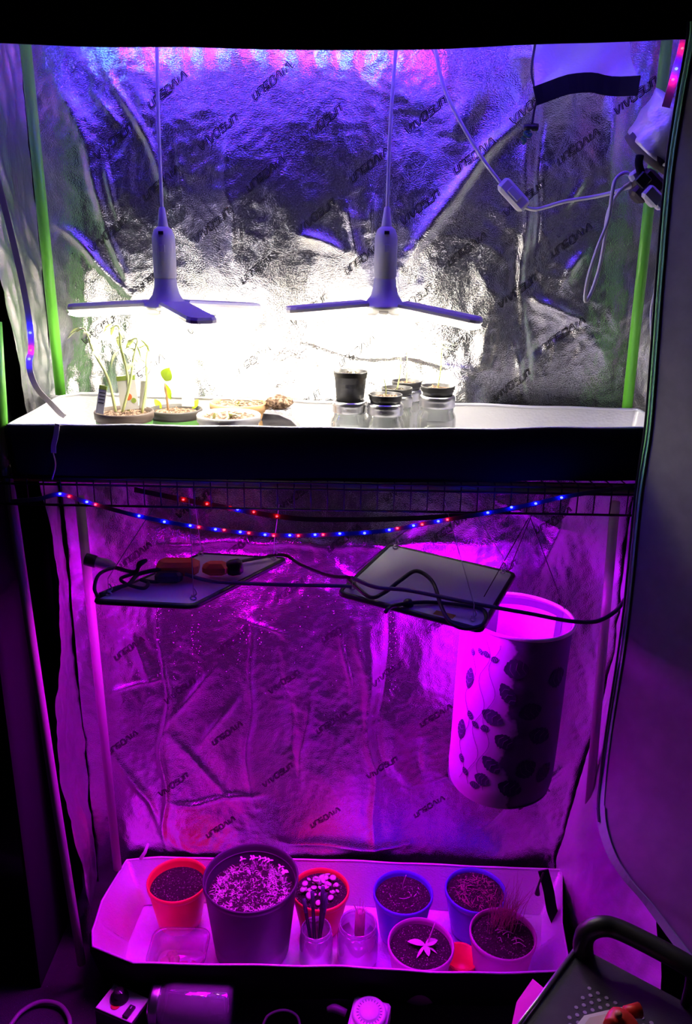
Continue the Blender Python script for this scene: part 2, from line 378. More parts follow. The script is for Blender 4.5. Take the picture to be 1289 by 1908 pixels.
# side walls
def side_h(Y, Z, s): return 0.010*vnoise(Y*9, Z*3.2, 20+s)+0.006*(0.3-np.abs(vnoise(Y*22+Z*5, Z*9, 22+s)))*2+0.0015*vnoise(Y*60, Z*50, 25+s)
def left_fn(z0, z1, yf0, yf1):
    def f(u, v):
        Z = z0+(z1-z0)*v; yf = yf0+(yf1-yf0)*v; Yv = YB+0.02+(yf-YB-0.02)*u
        X = -0.648-0.004*u+side_h(Yv, Z, 0)
        return np.stack([X, Yv, Z], -1)
    return f
tent.part('left_wall', grid(left_fn(1.20, ZT, 1.63, 1.44), 60, 200), M_foil, True)
def llow(u, v):
    Z = 0.05+1.15*v; Yv = YB+0.02-0.20*u
    X = -0.655+0.035*u+0.02*np.sin(Z*7+1.0)*u+side_h(Yv, Z, 1)
    return np.stack([X, Yv, Z], -1)
tent.part('left_wall', grid(llow, 40, 230), M_foil, True)
tent.part('outer_skin', box((-0.69, 1.585, ZT/2), (0.006, 0.31, ZT)), M_black)
tent.part('outer_skin', box((0, 1.80, ZT/2), (1.40, 0.006, ZT)), M_black)
tent.part('outer_skin', box((0.70, 1.585, ZT/2), (0.006, 0.34, ZT)), M_black)
def right_fn(u, v):
    Z = 1.20+(ZT-1.20)*v; Yv = YB+0.02-0.30*u
    return np.stack([0.672-0.01*u-side_h(Yv, Z, 2), Yv, Z], -1)
tent.part('right_wall', grid(right_fn, 60, 200), M_foil, True)
def rlow(u, v):
    Z = 0.02+1.18*v; Yv = YB+0.02-(0.33+0.35*(1-np.clip(Z/0.55, 0, 1)))*u
    X = 0.655-0.075*np.exp(-((Z-0.10)/0.35)**2)*(1-u*0.3)+0.10*np.clip(u-0.5, 0, 1)*np.exp(-(Z/0.4)**2)-0.05*u*np.clip((Z-.4)/.6, 0, 1)-side_h(Yv, Z, 3)
    return np.stack([X, Yv, Z], -1)
tent.part('right_wall', grid(rlow, 60, 230), M_foil_flat, True)
def roof_fn(u, v):
    X = XL+(XR-XL)*u; Yv = YF-0.01+(YB+0.04-YF)*v
    return np.stack([X, Yv, ZT-0.02+0.01*vnoise(X*6, Yv*6, 33)], -1)
tent.part('roof', grid(roof_fn, 90, 30), M_foil, True)
# front flap over the top
def flap_fn(u, v):
    X = -0.80+1.75*u; zb = at(644, 77, Y=YF)[2]+0.003*np.sin(X*4)-0.0186*X*0
    # lower hem follows the photographed hem, a touch of sag
    zb = zb+np.interp(X, [-0.6, 0, 0.55, 0.62, 0.9], [0.005, 0.0, 0.022, 0.012, -0.03])-0.011
    Z = zb+(2.45-zb)*v
    return np.stack([X, YF+0.006*np.sin(X*9+v*3)-0.004*np.cos(X*23), Z], -1)
g = grid(flap_fn, 90, 24); tent.part('top_flap', g, M_black, True)
hem = [g[0][i]+np.array([0, -0.003, 0.002]) for i in range(0, 90, 3)]
tent.part('hem_binding', ribbon(hem, 0.010, 0.003), M_black)
# door panel swung open on the right with its green zip tape
DOOR_PX = [(1287, 40), (1284, 78), (1262, 200), (1243, 330), (1228, 500), (1217, 650), (1206, 790), (1196, 860), (1186, 930), (1176, 1030), (1166, 1130), (1153, 1230), (1136, 1340), (1123, 1440), (1118, 1515), (1134, 1580), (1163, 1630), (1205, 1680), (1250, 1740), (1300, 1806)]
def door_Y(y): return 1.40 if y < 1400 else 1.40-0.36*((y-1400)/406)
edge = smooth_path([at(x, y, Y=door_Y(y)) for x, y in DOOR_PX], 5)
nE = len(edge)
rowsV = []
for i, p in enumerate(edge):
    t = i/(nE-1); far = np.array([0.98, 0.72, max(0.30, p[2]+0.02)])
    for k in range(14):
        s = k/13; q = p+(far-p)*s
        q = q+np.array([-0.012*math.sin(s*9+p[2]*3)*min(1, s*5), 0.01*math.sin(p[2]*7+s*5)*min(1, s*5), 0]); rowsV.append(q)
DF = [(i*14+k, (i+1)*14+k, (i+1)*14+k+1, i*14+k+1) for i in range(nE-1) for k in range(13)]
door = tent.part('door_panel', (rowsV, DF), M_door, True, label='dark grey canvas door flap pulled open')
tent.part('zip_tape', ribbon([p+np.array([0.001, -0.004, 0]) for p in edge[:70]], 0.012, 0.002, (0.4, -1, 0)), M_green, under=door)
tent.part('zip_tape', ribbon([p+np.array([0.0, -0.004, 0]) for p in edge[69:]], 0.020, 0.002, (0.5, -1, 0.3)), M_green, under=door)
tent.part('zip_teeth', tube([p+np.array([-0.005, -0.003, 0]) for p in edge[:72]], 0.0022, 6), M_bplast, under=door)
# poles
def pole(px0, px1, Y0, Y1, r, m, name='pole'):
    a, b = at(*px0, Y=Y0), at(*px1, Y=Y1); return tent.part(name, tube([a, a+(b-a)/2, b], r, 16), m, True)
pole((43, 40), (113, 735), 1.665, 1.665, 0.0105, M_pole)
pole((1246, 40), (1168, 760), 1.665, 1.665, 0.0105, M_pole)
pole((148, 925), (219, 1618), 1.665, 1.69, 0.0105, M_pole2)
pole((1146, 935), (1088, 1610), 1.665, 1.69, 0.0105, M_pole2)
fp = [at(-8, 600, Y=1.445), at(2, 760, Y=1.445), at(8, 870, Y=1.445)]
tent.part('pole', tube(fp, 0.0105, 14), M_pole, True)
fp = [at(8, 862, Y=1.445), at(20, 920, Y=1.445), at(60, 1200, Y=1.445), at(105, 1500, Y=1.44), at(152, 1795, Y=1.435)]
tent.part('pole', tube(fp, 0.0095, 14), M_pole2, True)
pole((-10, 884), (1195, 915), 1.47, 1.47, 0.0115, M_pole, 'cross_bar')
tent.part('light_blocker', box((0.645, 1.595, 1.262), (0.075, 0.31, 0.006)), M_black)  # black strips added around the tray to stop lamp light leaking below
tent.part('light_blocker', box((-0.355, 1.717, 1.262), (0.62, 0.080, 0.006)), M_black)
tent.part('light_blocker', box((0.43, 1.717, 1.262), (0.44, 0.080, 0.006)), M_black)
tent.part('light_blocker', box((-0.655, 1.595, 1.262), (0.060, 0.31, 0.006)), M_black)
# vent flap with hook strip and drawstring on the upper right
VF_ = [(995, 60), (1190, 60), (1187, 120), (1184, 168), (1150, 166), (1110, 156), (1060, 160), (1000, 180)]
def vent(u, v):
    x = 997+191*u; yb = np.interp(x, [997, 1050, 1110, 1150, 1187], [168, 150, 141, 146, 150]); y = 55+(yb-55)*v
    P = np.array([at(a, b, Y=1.615) for a, b in zip(x, y)])
    P[:, 1] += -0.012*np.sin(u*6.0+0.5)*v-0.010*np.sin(v*4+u*9)+0.05*(1-v)
    return P
g = grid(vent, 40, 24); vf = tent.part('vent_flap', g, M_foil_flat, True, label='square silver vent flap with black hook strip')
lowrow = [g[0][23*40+i]+np.array([0, -0.003, -0.010]) for i in range(0, 40, 3)]
tent.part('hook_strip', ribbon(lowrow, 0.032, 0.003), M_black, under=vf)
ds = tent.part('drawstring', tube([at(997, 80, Y=1.63), at(990, 135, Y=1.625), at(1000, 178, Y=1.62), at(995, 205, Y=1.62), at(991, 232, Y=1.62)], 0.0022, 8, 5), M_brubber, True)
tent.part('cord_lock', join(lathe([(1e-4, -.013), (.006, -.013), (.007, -.004), (.004, 0), (.007, .004), (.006, .013), (1e-4, .013)], at(989, 237, Y=1.617), 14, rot(0, math.pi/2, 0))), M_bplast, True, under=ds)
kn = at(982, 252, Y=1.617); tent.part('cord_knot', tube([kn+np.array(q)*0.001 for q in [(4, 0, 8), (-6, -3, 3), (2, -6, -3), (7, 0, 2), (-3, 4, -1), (-9, -2, -6), (-3, -4, -10), (-7, 0, -15)]], 0.0028, 7, 6), mat('dark_green_cord', (0.03, 0.14, 0.08), 0.8), True, under=ds)
# duct sleeve poking in at right
d0 = at(1280, 212, Y=1.535); d1 = at(1219, 285, Y=1.565); ax = (d1-d0); ax /= np.linalg.norm(ax)
def frame_to(axv):
    z = axv/np.linalg.norm(axv); a = np.array([0, 0, 1.0]) if abs(z[2]) < .9 else np.array([1.0, 0, 0]); x = np.cross(a, z); x /= np.linalg.norm(x); y = np.cross(z, x)
    return np.stack([x, y, z], 1)
RD = frame_to(d1-d0); LD = float(np.linalg.norm(d1-d0))
dv, df_ = lathe([(1e-4, 0)]+[(.070-.010*k/14, LD*k/14) for k in range(15)]+[(1e-4, LD)], (0, 0, 0), 56)
dn = 1+0.10*vnoise(np.arctan2(dv[:, 1], dv[:, 0])*2.5+7, dv[:, 2]*30+3, 61)+0.05*vnoise(np.arctan2(dv[:, 1], dv[:, 0])*6+7, dv[:, 2]*70+3, 62)
dv = (dv*np.stack([dn, dn, np.ones_like(dn)], -1))@RD.T+d0
sl = tent.part('duct_sleeve', (dv, df_), M_foil_flat, True, label='silver duct sleeve with dark elastic cuff')
tent.part('elastic_cuff', lathe([(.0585, LD*.90), (.0605, LD*.91), (.0595, LD+.010), (.050, LD+.013), (1e-4, LD+.013)], d0, 28, RD), mat('cuff', (0.12, 0.10, 0.095), .9, bump=(500, .4, .001)), True, under=sl)
# stake cord bundle tied at the lower right inside
bt = at(1018, 1640, Y=1.60)
tent.part('tie_strap', ribbon([at(1012, 1622, Y=1.60), at(1022, 1660, Y=1.60), at(1028, 1695, Y=1.59), at(1038, 1722, Y=1.585)], 0.026, 0.004, (1, 0, 0), 5), M_black)
tent.part('tie_cord', tube([at(1012, 1626, Y=1.595), at(1003, 1650, Y=1.59), at(1001, 1666, Y=1.59)], [0.0025, 0.0025, 0.007], 7, 5), M_brubber, True)

# ------------------------------------------------------------------ spill trays
def tray(name, label, rim, floor_z, inset, lipdrop, lip_in, ML):
    rim = [np.array(p, float) for p in rim]; n = len(rim); c = sum(rim)/n
    T = Thing(name, label, 'tray', (c[0], c[1], floor_z-0.004))
    dense = []
    for i in range(n):
        a, b = rim[i], rim[(i+1) % n]; m = max(2, int(np.linalg.norm(b-a)/0.012))
        dense += [a+(b-a)*k/m for k in range(m)]
    D = np.array(dense); N = len(D)
    D[:, 2] += 0.003*vnoise(D[:, 0]*9, D[:, 1]*9, 41)
    flo = D.copy(); dirs = D[:, :2]-c[:2]
    flo[:, 0] -= np.clip(dirs[:, 0]*99, -1, 1)*inset*np.clip(abs(dirs[:, 0])/0.5, 0, 1); flo[:, 1] -= np.sign(dirs[:, 1])*inset; flo[:, 2] = floor_z
    V = []; F = []; R_ = 9
    for j in range(R_):
        t = j/(R_-1); q = D*(1-t)+flo*t
        q[:, 1] += 0.004*vnoise(q[:, 0]*20, q[:, 2]*20+j*.3, 42)*math.sin(t*3.14); V += list(q)
    for j in range(R_-1):
        for k in range(N): F.append((j*N+k, (j+1)*N+k, (j+1)*N+(k+1) % N, j*N+(k+1) % N))
    T.part('liner_wall', (V, F), ML, True)
    x0, x1 = flo[:, 0].min(), flo[:, 0].max(); y0, y1 = flo[:, 1].min(), flo[:, 1].max()
    def ff(u, v):
        X = x0+(x1-x0)*u; Yv = y0+(y1-y0)*v
        return np.stack([X, Yv, floor_z+0.0025*vnoise(X*14, Yv*14, 43)-0.001], -1)
    T.part('liner_floor', grid(ff, 160, 50), ML, True)
    # outside: black band
    out = D.copy(); V = []; F = []
    for t, push in ((0, 0.0035), (0.06, 0.006), (0.5, 0.004), (1, 0.0)):
        q = D.copy(); q[:, 0] += np.sign(dirs[:, 0])*push; q[:, 1] += np.sign(dirs[:, 1])*push-lip_in*0
        q[:, 2] = D[:, 2]-t*lipdrop; fr = (dirs[:, 1] < 0); q[fr, 1] += lip_in*t; V += list(q)
    for j in range(3):
        for k in range(N): F.append((j*N+k, j*N+(k+1) % N, (j+1)*N+(k+1) % N, (j+1)*N+k))
    T.part('outer_band', (V, F), M_black, True)
    T.part('rim_hem', tube([p+np.array([0, 0, 0.001]) for p in D]+[D[0]], 0.0028, 6, cap=False), M_foil_flat, True)
    return T
UZ = 1.245; UR = 1.335
tray('spill_tray', 'silver lined tray with black front band on the upper shelf under the white lamps', [at(15, 793, Y=YF), at(400, 796, Y=YF-.004), at(800, 802, Y=YF), at(1000, 799, Y=YF), (0.60, YF, 1.342), (0.60, 1.652, 1.335), at(880, 755, Y=1.652), at(440, 745, Y=1.652), at(150, 734, Y=1.652), at(112, 740, Y=1.63)], UZ, 0.012, 0.098, 0.0, M_foil_flat)
LZ = 0.006
tray('spill_tray', 'pink lit silver lined tray with black front band on the tent floor', [at(250, 1795, Y=1.365), at(560, 1801, Y=1.36), at(640, 1801, Y=1.36), at(800, 1812, Y=1.36), at(930, 1814, Y=1.36), at(1062, 1810, Y=1.36), at(1046, 1720, Z=.13), at(1046, 1622, Z=.10), at(640, 1604, Z=.10), at(300, 1598, Z=.10), at(236, 1603, Z=.10), at(190, 1680, Z=.12), at(172, 1735, Z=.135), at(173, 1765, Z=.14)], LZ, 0.055, 0.145, 0.045, M_foil_low)

# ------------------------------------------------------------------ wire shelf under the upper tray
ws = Thing('wire_shelf', 'black wire grid shelf carrying the upper silver tray', 'shelf', (0, 1.58, 1.19))
sz = 1.228
def longw(Y, z, r=0.0022): return tube([(-0.665, Y, z), (0.60, Y, z)], r, 6)
for Y, z in [(1.432, sz), (1.432, sz-.012), (1.432, sz-.052)]+[(1.462+0.034*k, sz) for k in range(8)]:
    ws.part('long_wire', longw(Y, z, 0.0024 if Y < 1.44 else 0.0018), M_wire, True)
src = None
for k in range(41):
    x = -0.655+k*0.031
    if src is None:
        o = ws.part('cross_wire', tube([(x, 1.43, sz-.052), (x, 1.43, sz+.001), (x, 1.71, sz+.001)] if False else [(x, 1.4305, sz-.052), (x, 1.4305, sz-.01), (x, 1.433, sz+.003), (x, 1.71, sz+.003)], 0.0014, 5), M_wire, True); src = o.data; x00 = x
    else:
        o = bpy.data.objects.new('cross_wire', src); COL.objects.link(o); o.parent = ws.e; o.location = (x-x00, 0, 0)

# ------------------------------------------------------------------ pendant lamps
def lamp(label, top_px, sock_px, Y, angs, tilts):
    S = at(*sock_px, Y=Y)       # bottom centre of hub
    T = Thing('pendant_lamp', label, 'lamp', (S[0], Y, S[2]-0.03), 'white three blade pendant lamps')
    x, y, z = S
    T.part('cord', tube([at(*top_px, Y=Y)+np.array([0, 0, .12]), at(*top_px, Y=Y), (x+.001, y, z+.30), (x, y, z+.140)], 0.0032, 8, 6), M_cord, True)
    T.part('strain_relief', lathe([(.004, .162), (.0055, .160), (.0095, .130), (.0095, .124), (1e-4, .124)], S, 20), M_white, True)
    so = T.part('socket', lathe([(1e-4, .128), (.010, .128), (.0165, .123), (.0205, .112), (.0212, .105), (.0212, .040), (.0195, .038), (.0195, .034)], S, 36), M_white, True)
    T.part('socket_slot', box((x, y-.0200, z+.117), (.009, .003, .006)), M_bplast, under=so)
    T.part('socket_latch', box((x+.001, y-.0208, z+.090), (.010, .0022, .013), bev=.0006), M_cord, under=so)
    T.part('hub', lathe([(.0205, .036), (.0215, .022), (.026, .006), (.035, -.006), (.044, -.012), (.046, -.016), (.040, -.020), (1e-4, -.020)], S, 36), M_white, True)
    for a, tl in zip(angs, tilts):
        a = math.radians(a); d = np.array([math.cos(a), math.sin(a), 0]); sd = np.array([-math.sin(a), math.cos(a), 0]); tl = math.radians(tl)
        dd = d*math.cos(tl)-np.array([0, 0, math.sin(tl)]); up = np.cross(dd, sd)
        if up[2] < 0: up = -up
        O = S+d*0.030+np.array([0, 0, -.018])
        def slab(l0, l1, wd, z0, z1, cut, ins, mid=.35):
            ring = []
            for zz, k in ((z0, ins), (z0+(z1-z0)*mid, 0), (z1-(z1-z0)*.3, 0), (z1, min(ins, .003))):
                hw = wd/2-k; e0, e1 = l0+k, l1-k
                for q in [(e0, -hw), (e1-cut, -hw), (e1-cut*.35, -hw*.86), (e1, -hw*.5), (e1, hw*.5), (e1-cut*.35, hw*.86), (e1-cut, hw), (e0, hw)]: ring.append(O+dd*q[0]+sd*q[1]+up*zz)
            F = [tuple(range(7, -1, -1)), tuple(range(24, 32))]+[(j*8+i, j*8+(i+1) % 8, (j+1)*8+(i+1) % 8, (j+1)*8+i) for j in range(3) for i in range(8)]
            return ring, F
        bl = T.part('blade', slab(0.004, 0.158, 0.056, 0.0, 0.015, 0.016, 0.003), M_white)
        T.part('diffuser', slab(0.010, 0.1575, 0.053, -0.009, 0.0, 0.016, 0.013, .55), M_lamp, under=bl, label='glowing white light strip')
        T.part('bracket', box(O+dd*(-.004)+np.array([0, 0, -.004]), (.028, .030, .018), rot(0, 0, a), .004), M_white, under=bl)
    return T
lamp('white pendant lamp with three glowing blades above the tall seedlings at left', (292, 80), (310, 556), 1.57, (177, 302, 30), (4, 7, 3))
lamp('white pendant lamp with three glowing blades above the glass jars at right', (738, 76), (716, 556), 1.57, (191, 340, 84), (5, 9, 4))

# ------------------------------------------------------------------ white cords, switch and plugs at right
sw = at(956, 363, Y=1.58)
wc = Thing('switch_cord', 'white power cord with inline rocker switch hanging down from the tent roof', 'cord', sw)
wc.part('cable', tube([at(806, 40, Y=1.60), at(812, 95, Y=1.60), at(828, 165, Y=1.595), at(862, 235, Y=1.59), at(902, 300, Y=1.585), at(938, 348, Y=1.58)], 0.0034, 8, 6), M_cord, True)
wc.part('cable', tube([at(974, 385, Y=1.58), at(1000, 390, Y=1.575), at(1050, 376, Y=1.56), at(1110, 366, Y=1.54), at(1150, 356, Y=1.52), at(1178, 344, Y=1.51)], 0.0034, 8, 6), M_cord, True)
aa = math.atan2(-(392-338), (986-928))
RS = rot(0, -aa, 0)
body = wc.part('switch_body', box(sw, (0.064, 0.022, 0.027), RS, .005), M_white)
wc.part('rocker', box(sw+np.array([0, -.0115, 0.001]), (0.026, 0.004, 0.012), RS, .001), M_cord, under=body)
wc.part('plug', join(tube([at(1163, 350, Y=1.513), at(1190, 338, Y=1.508)], [0.005, 0.008], 10), box(at(1192, 337, Y=1.507), (.022, .02, .02), rot(0, math.radians(-25), 0), .004)), M_white, True)
lc = Thing('looped_cord', 'white cord folded into a long hanging loop below the black outlet', 'cord', at(1095, 560, Y=1.52))
lc.part('cable', tube([at(1182, 332, Y=1.51), at(1165, 322, Y=1.505), at(1147, 334, Y=1.50), at(1140, 362, Y=1.50), at(1133, 410, Y=1.505), at(1112, 465, Y=1.51), at(1095, 520, Y=1.515), at(1090, 560, Y=1.52), at(1100, 548, Y=1.525), at(1115, 505, Y=1.525), at(1125, 455, Y=1.52), at(1132, 400, Y=1.515), at(1150, 362, Y=1.508), at(1178, 338, Y=1.506)], 0.0034, 8, 7), M_cord, True)
lc.part('plug', box(at(1186, 326, Y=1.50), (.024, .02, .018), rot(0, math.radians(-35), 0), .004), M_white)
rc = Thing('white_power_cord', 'white plug with cord running down behind the door edge', 'cord', at(1215, 620, Y=1.44))
rc.part('plug', join(box(at(1214, 366, Y=1.475), (.034, .024, .024), rot(0, math.radians(40), 0), .004), box(at(1230, 381, Y=1.472), (.014, .018, .018), rot(0, math.radians(40), 0), .003)), M_white)
rc.part('cable', tube([at(1236, 386, Y=1.47), at(1240, 410, Y=1.47), at(1236, 470, Y=1.47), at(1222, 540, Y=1.47), at(1214, 580, Y=1.47), at(1215, 640, Y=1.46)], 0.0034, 8, 6), M_cord, True)
oa = Thing('outlet_adapter', 'black multi outlet adapter hanging beside the green pole at right', 'adapter', at(1208, 340, Y=1.49))
oa.part('body', join(box(at(1208, 345, Y=1.495), (.050, .034, .040), rot(0, math.radians(40), 0), .007), box(at(1190, 362, Y=1.49), (.030, .03, .022), rot(0, math.radians(40), 0), .005)), mat('dark_brown_plastic', (0.05, 0.03, 0.025), .5))
oa.part('hanger_strap', tube([at(1192, 290, Y=1.49), at(1190, 305, Y=1.488), at(1196, 325, Y=1.488), at(1210, 338, Y=1.49)], 0.007, 8, 5), M_black, True)
oa.part('socket_face', box(at(1198, 336, Y=1.474), (.022, .006, .022), rot(0, math.radians(40), 0), .002), M_bplast)

# ------------------------------------------------------------------ diode strips
def diode_mesh(name, m, r=0.0032):
    V, F = ball((0, 0, 0), r, 4, 0.8); o = bpy.data.meshes.new(name); o.from_pydata([tuple(v) for v in V], [], F); o.materials.append(m); return o
DB = diode_mesh('diode_blue', M_blue, 0.0028); DR = diode_mesh('diode_red', M_red, 0.0023)
WB = diode_mesh('wall_diode_blue', mat('wall_diode_blue', (.1, .1, .8), .4, emit=(0.05, 0.22, 1.0), es=150.0), 0.0036)
WR = diode_mesh('wall_diode_red', mat('wall_diode_red', (.8, .1, .1), .4, emit=(1.0, 0.03, 0.06), es=70.0), 0.0036)
RB = diode_mesh('roof_diode_blue', M_rblue, 0.0040); RR = diode_mesh('roof_diode_red', M_rred, 0.0040)
def strip(label, path, wdt, m, blues, reds, side=(0, 0, 1), db=DB, dr=DR, sm=5, extra=None):
    b = path[len(path)//2]; T = Thing('led_strip', label, 'light strip', b)
    T.part('tape', ribbon(path, wdt, 0.0012, side, sm), m)
    for p in blues: T.inst('blue_diode', db, p)
    for p in reds: T.inst('red_diode', dr, p)
    return T
YS = 1.405
bl = [(113, 919), (163, 934), (260, 960), (307, 971), (355, 978), (402, 985), (448, 990), (494, 995), (540, 996), (587, 995), (633, 993), (679, 992), (725, 986), (770, 978), (816, 970), (908, 954), (952, 944), (997, 937), (1045, 926)]
rd = [(130, 924), (179, 939), (371, 981), (418, 986), (464, 992), (510, 997), (556, 997), (602, 995), (740, 983), (786, 976), (833, 967)]
pp = [(20, 934), (70, 930), (113, 921), (163, 936), (260, 962), (355, 980), (448, 992), (540, 998), (633, 995), (725, 988), (816, 971), (908, 956), (997, 938), (1060, 924), (1180, 906)]
off = np.array([0, -0.004, 0])
strip('thin light strip with blue and red dots sagging in a curve under the shelf', [at(x, y, Y=YS) for x, y in pp], 0.008, M_strip, [at(x, y, Y=YS)+off for x, y in bl], [at(x, y, Y=YS)+off for x, y in rd])
strip('light strip with a few red dots further back under the left shelf half', [at(x, y, Y=1.60) for x, y in [(250, 912), (342, 931), (429, 947), (516, 962), (600, 968), (760, 966), (900, 956), (1000, 938)]], 0.011, M_strip,
      [at(443, 948, Y=1.60)+off], [at(x, y, Y=1.60)+off for x, y in [(342, 930), (386, 938), (429, 946), (473, 953), (516, 961)]])
# roof strips: behind the flap, near the back wall and near the hem
n = 22; zs = 2.013
xs = np.linspace(-0.50, 0.14, n)
strip('light strip with alternating blue and red dots along the tent roof by the back wall', [np.array([x, 1.712, zs+0.03*abs(x)+0.006]) for x in np.linspace(-0.54, 0.2, 12)], 0.010, M_strip_w,
      [np.array([x, 1.709, zs+0.03*abs(x)]) for x in xs[::2]], [np.array([x+.006, 1.709, zs+0.03*abs(x)]) for x in xs[1::2]], side=(0, 1, 0), db=WB, dr=WR)
xs = np.linspace(-0.55, 0.58, 22)
strip('light strip with blue and red dots inside the top flap hem', [np.array([x, YF+0.035, 2.052]) for x in np.linspace(-0.58, 0.60, 12)], 0.010, M_strip_w,
      [np.array([x, YF+0.035, 2.046]) for x in xs[::2]], [np.array([x, YF+0.035, 2.046]) for x in xs[1::2]], side=(0, 1, 0), db=RB, dr=RR)
strip('short clear light strip with red and blue dots beside the upper right pole', [at(1276, 60, Y=1.475), at(1271, 90, Y=1.475), at(1260, 130, Y=1.475), at(1250, 165, Y=1.475), at(1240, 200, Y=1.475)], 0.014, M_strip_w,
      [at(1260, 128, Y=1.470)], [at(1271, 90, Y=1.470), at(1254, 148, Y=1.470)], side=(1, 0, 0))
strip('clear light strip hanging at the upper left with its end lying over the tray rim', [at(-6, 330, Y=1.425), at(12, 400, Y=1.425), at(36, 500, Y=1.425), at(50, 570, Y=1.425), at(57, 620, Y=1.425), at(58, 655, Y=1.425), at(54, 672, Y=1.425), at(58, 700, Y=1.43), at(72, 728, Y=1.45), at(95, 752, Y=1.465), at(112, 770, Y=1.47), at(121, 776, Y=1.475)], 0.010, M_strip_w,
      [at(56, 620, Y=1.42), at(54, 669, Y=1.42)], [at(57, 653, Y=1.42)], side=(1, 0.3, 0))
tl = Thing('strip_tail', 'pale tape end with thin wires hanging over the black band at left', 'light strip', at(100, 850, Y=1.425))
tl.part('tape', ribbon([at(107, 790, Y=1.425), at(104, 812, Y=1.424), at(100, 830, Y=1.424), at(100, 844, Y=1.424)], 0.009, 0.0012, (1, 0, 0), 4), M_strip_w)
tl.part('wire', tube([at(99, 844, Y=1.424), at(103, 862, Y=1.424), at(102, 875, Y=1.424), at(97, 893, Y=1.424)], 0.0014, 6, 5), mat('copper_wire', (0.45, 0.25, 0.2), .4))

# ------------------------------------------------------------------ upper pots
def pot_prof(r, h, rb=None, lip=0.006, th=0.0025):
    rb = rb or r*0.78
    return [(1e-4, 0), (rb, 0), (rb+(r-rb)*.2, h*.2), (r-.002, h-.016), (r-.002, h-.014), (r+.001, h-.013), (r+.0015, h-.002), (r, h), (r-th, h), (r-th-.001, h-.01), (rb+(r-rb)*.3-th, h*.35), (1e-4, h*.35)]
def place_pot(px, wpx, z0, H=None, Y=None):
    if Y is None: c = at(*px, Z=z0+H)
    else: c = at(*px, Y=Y); H = c[2]-z0
    return c, H, px2m(wpx, c)/2
def pot_thing(name, label, px, wpx, z0, m, H=None, Y=None, rb=None, soil=M_soil, sd=0.012, group=None, cat='plant pot', seed=1, dome=0.004):
    c, H, r = place_pot(px, wpx, z0, H, Y)
    T = Thing(name, label, cat, (c[0], c[1], z0), group); T.c = c; T.H = H; T.r = r
    T.pot = T.part('pot', lathe(pot_prof(r, H, rb and r*rb), (c[0], c[1], z0), 48), m, True)
    T.soil_z = c[2]-sd; T.part('soil', disc((c[0], c[1], c[2]-sd), r-.003-sd*.15, 40, 12, 0.0016, dome, seed=seed), soil, True)
    return T
def P3(T, dx, dy, dz): return np.array([T.c[0]+dx, T.c[1]+dy, T.soil_z+dz])
T = pot_thing('potted_seedling', 'dark brown pot of bark soil with tall drooping seedlings at the left end', (231, 765), 106, UZ+.004, mat('brown_pot', (0.11, 0.075, 0.06), .5), Y=1.50, soil=M_bark, sd=.008, cat='potted plant')
T.part('green_band', lathe([(T.r*.93+.0012, T.H-.030), (T.r*.96+.0012, T.H-.018)], (T.c[0], T.c[1], UZ+.004), 48), M_greenband, True)
rs = random.Random(3)
for (x0, dx, h) in ((-.018, -.050, .155), (0.002, -.012, .16), (0.03, .012, .125), (-.005, .035, .14)):
    b = P3(T, x0, .02+rs.uniform(-.02, .02), 0); tip = b+np.array([dx, rs.uniform(-.01, .03), h])
    pth = [b, b+(tip-b)*.35+np.array([.006, 0, .01]), b+(tip-b)*.75, tip, tip+np.array([-.016, 0, -.004])]
    T.part('stem', tube(pth, [.0030, .0026, .0020, .0013], 7, 5), M_leafy, True)
    sp = smooth_path(pth, 6)
    for k in range(9):
        q = sp[int(len(sp)*(.45+.06*k)) % len(sp)]; a = rs.uniform(0, 6.28)
        T.part('leaf', leaf(q, (math.cos(a), math.sin(a)*.5, rs.uniform(-.3, .4)), rs.uniform(.018, .034), rs.uniform(.007, .011), rs.uniform(.3, .9)), M_leafy)
T = pot_thing('potted_sprout', 'dark pot with green band and one bright lime leaf on a brown stem', (327, 761), 96, UZ+.004, mat('dark_pot', (0.05, 0.045, 0.04), .5), Y=1.58, soil=M_bark, sd=.008, cat='potted plant', seed=2)
T.part('green_band', lathe([(T.r*.93+.0012, T.H-.032), (T.r*.965+.0012, T.H-.018)], (T.c[0], T.c[1], UZ+.004), 48), M_greenband, True)
s0 = P3(T, -.012, -.01, -.002)
T.part('stem', tube([s0, s0+np.array([-.002, 0, .03]), s0+np.array([-.005, 0, .062])], [.0026, .0022, .0016], 8, 4), M_stem, True)
T.part('leaf', leaf(s0+np.array([-.004, 0, .066]), (.15, -.25, .35), .032, .026, .2, up=(0, -1, .3)), M_lime)
T.part('leaf', leaf(s0+np.array([-.004, .002, .060]), (.30, -.1, -1), .032, .014, .1, up=(0, -1, 0)), M_lime)
for x in (-.035, .028): T.part('leaf', leaf(P3(T, x, .03, .002), (x*10, -.1, .5), .022, .012, .3, up=(0, -1, .3)), M_lime)
T = pot_thing('potted_seedling', 'white pot with small spiky green seedlings in front of the tan pot', (426, 771), 116, UZ+.004, M_whitepot, Y=1.49, soil=M_bark, sd=.007, cat='potted plant', seed=4)
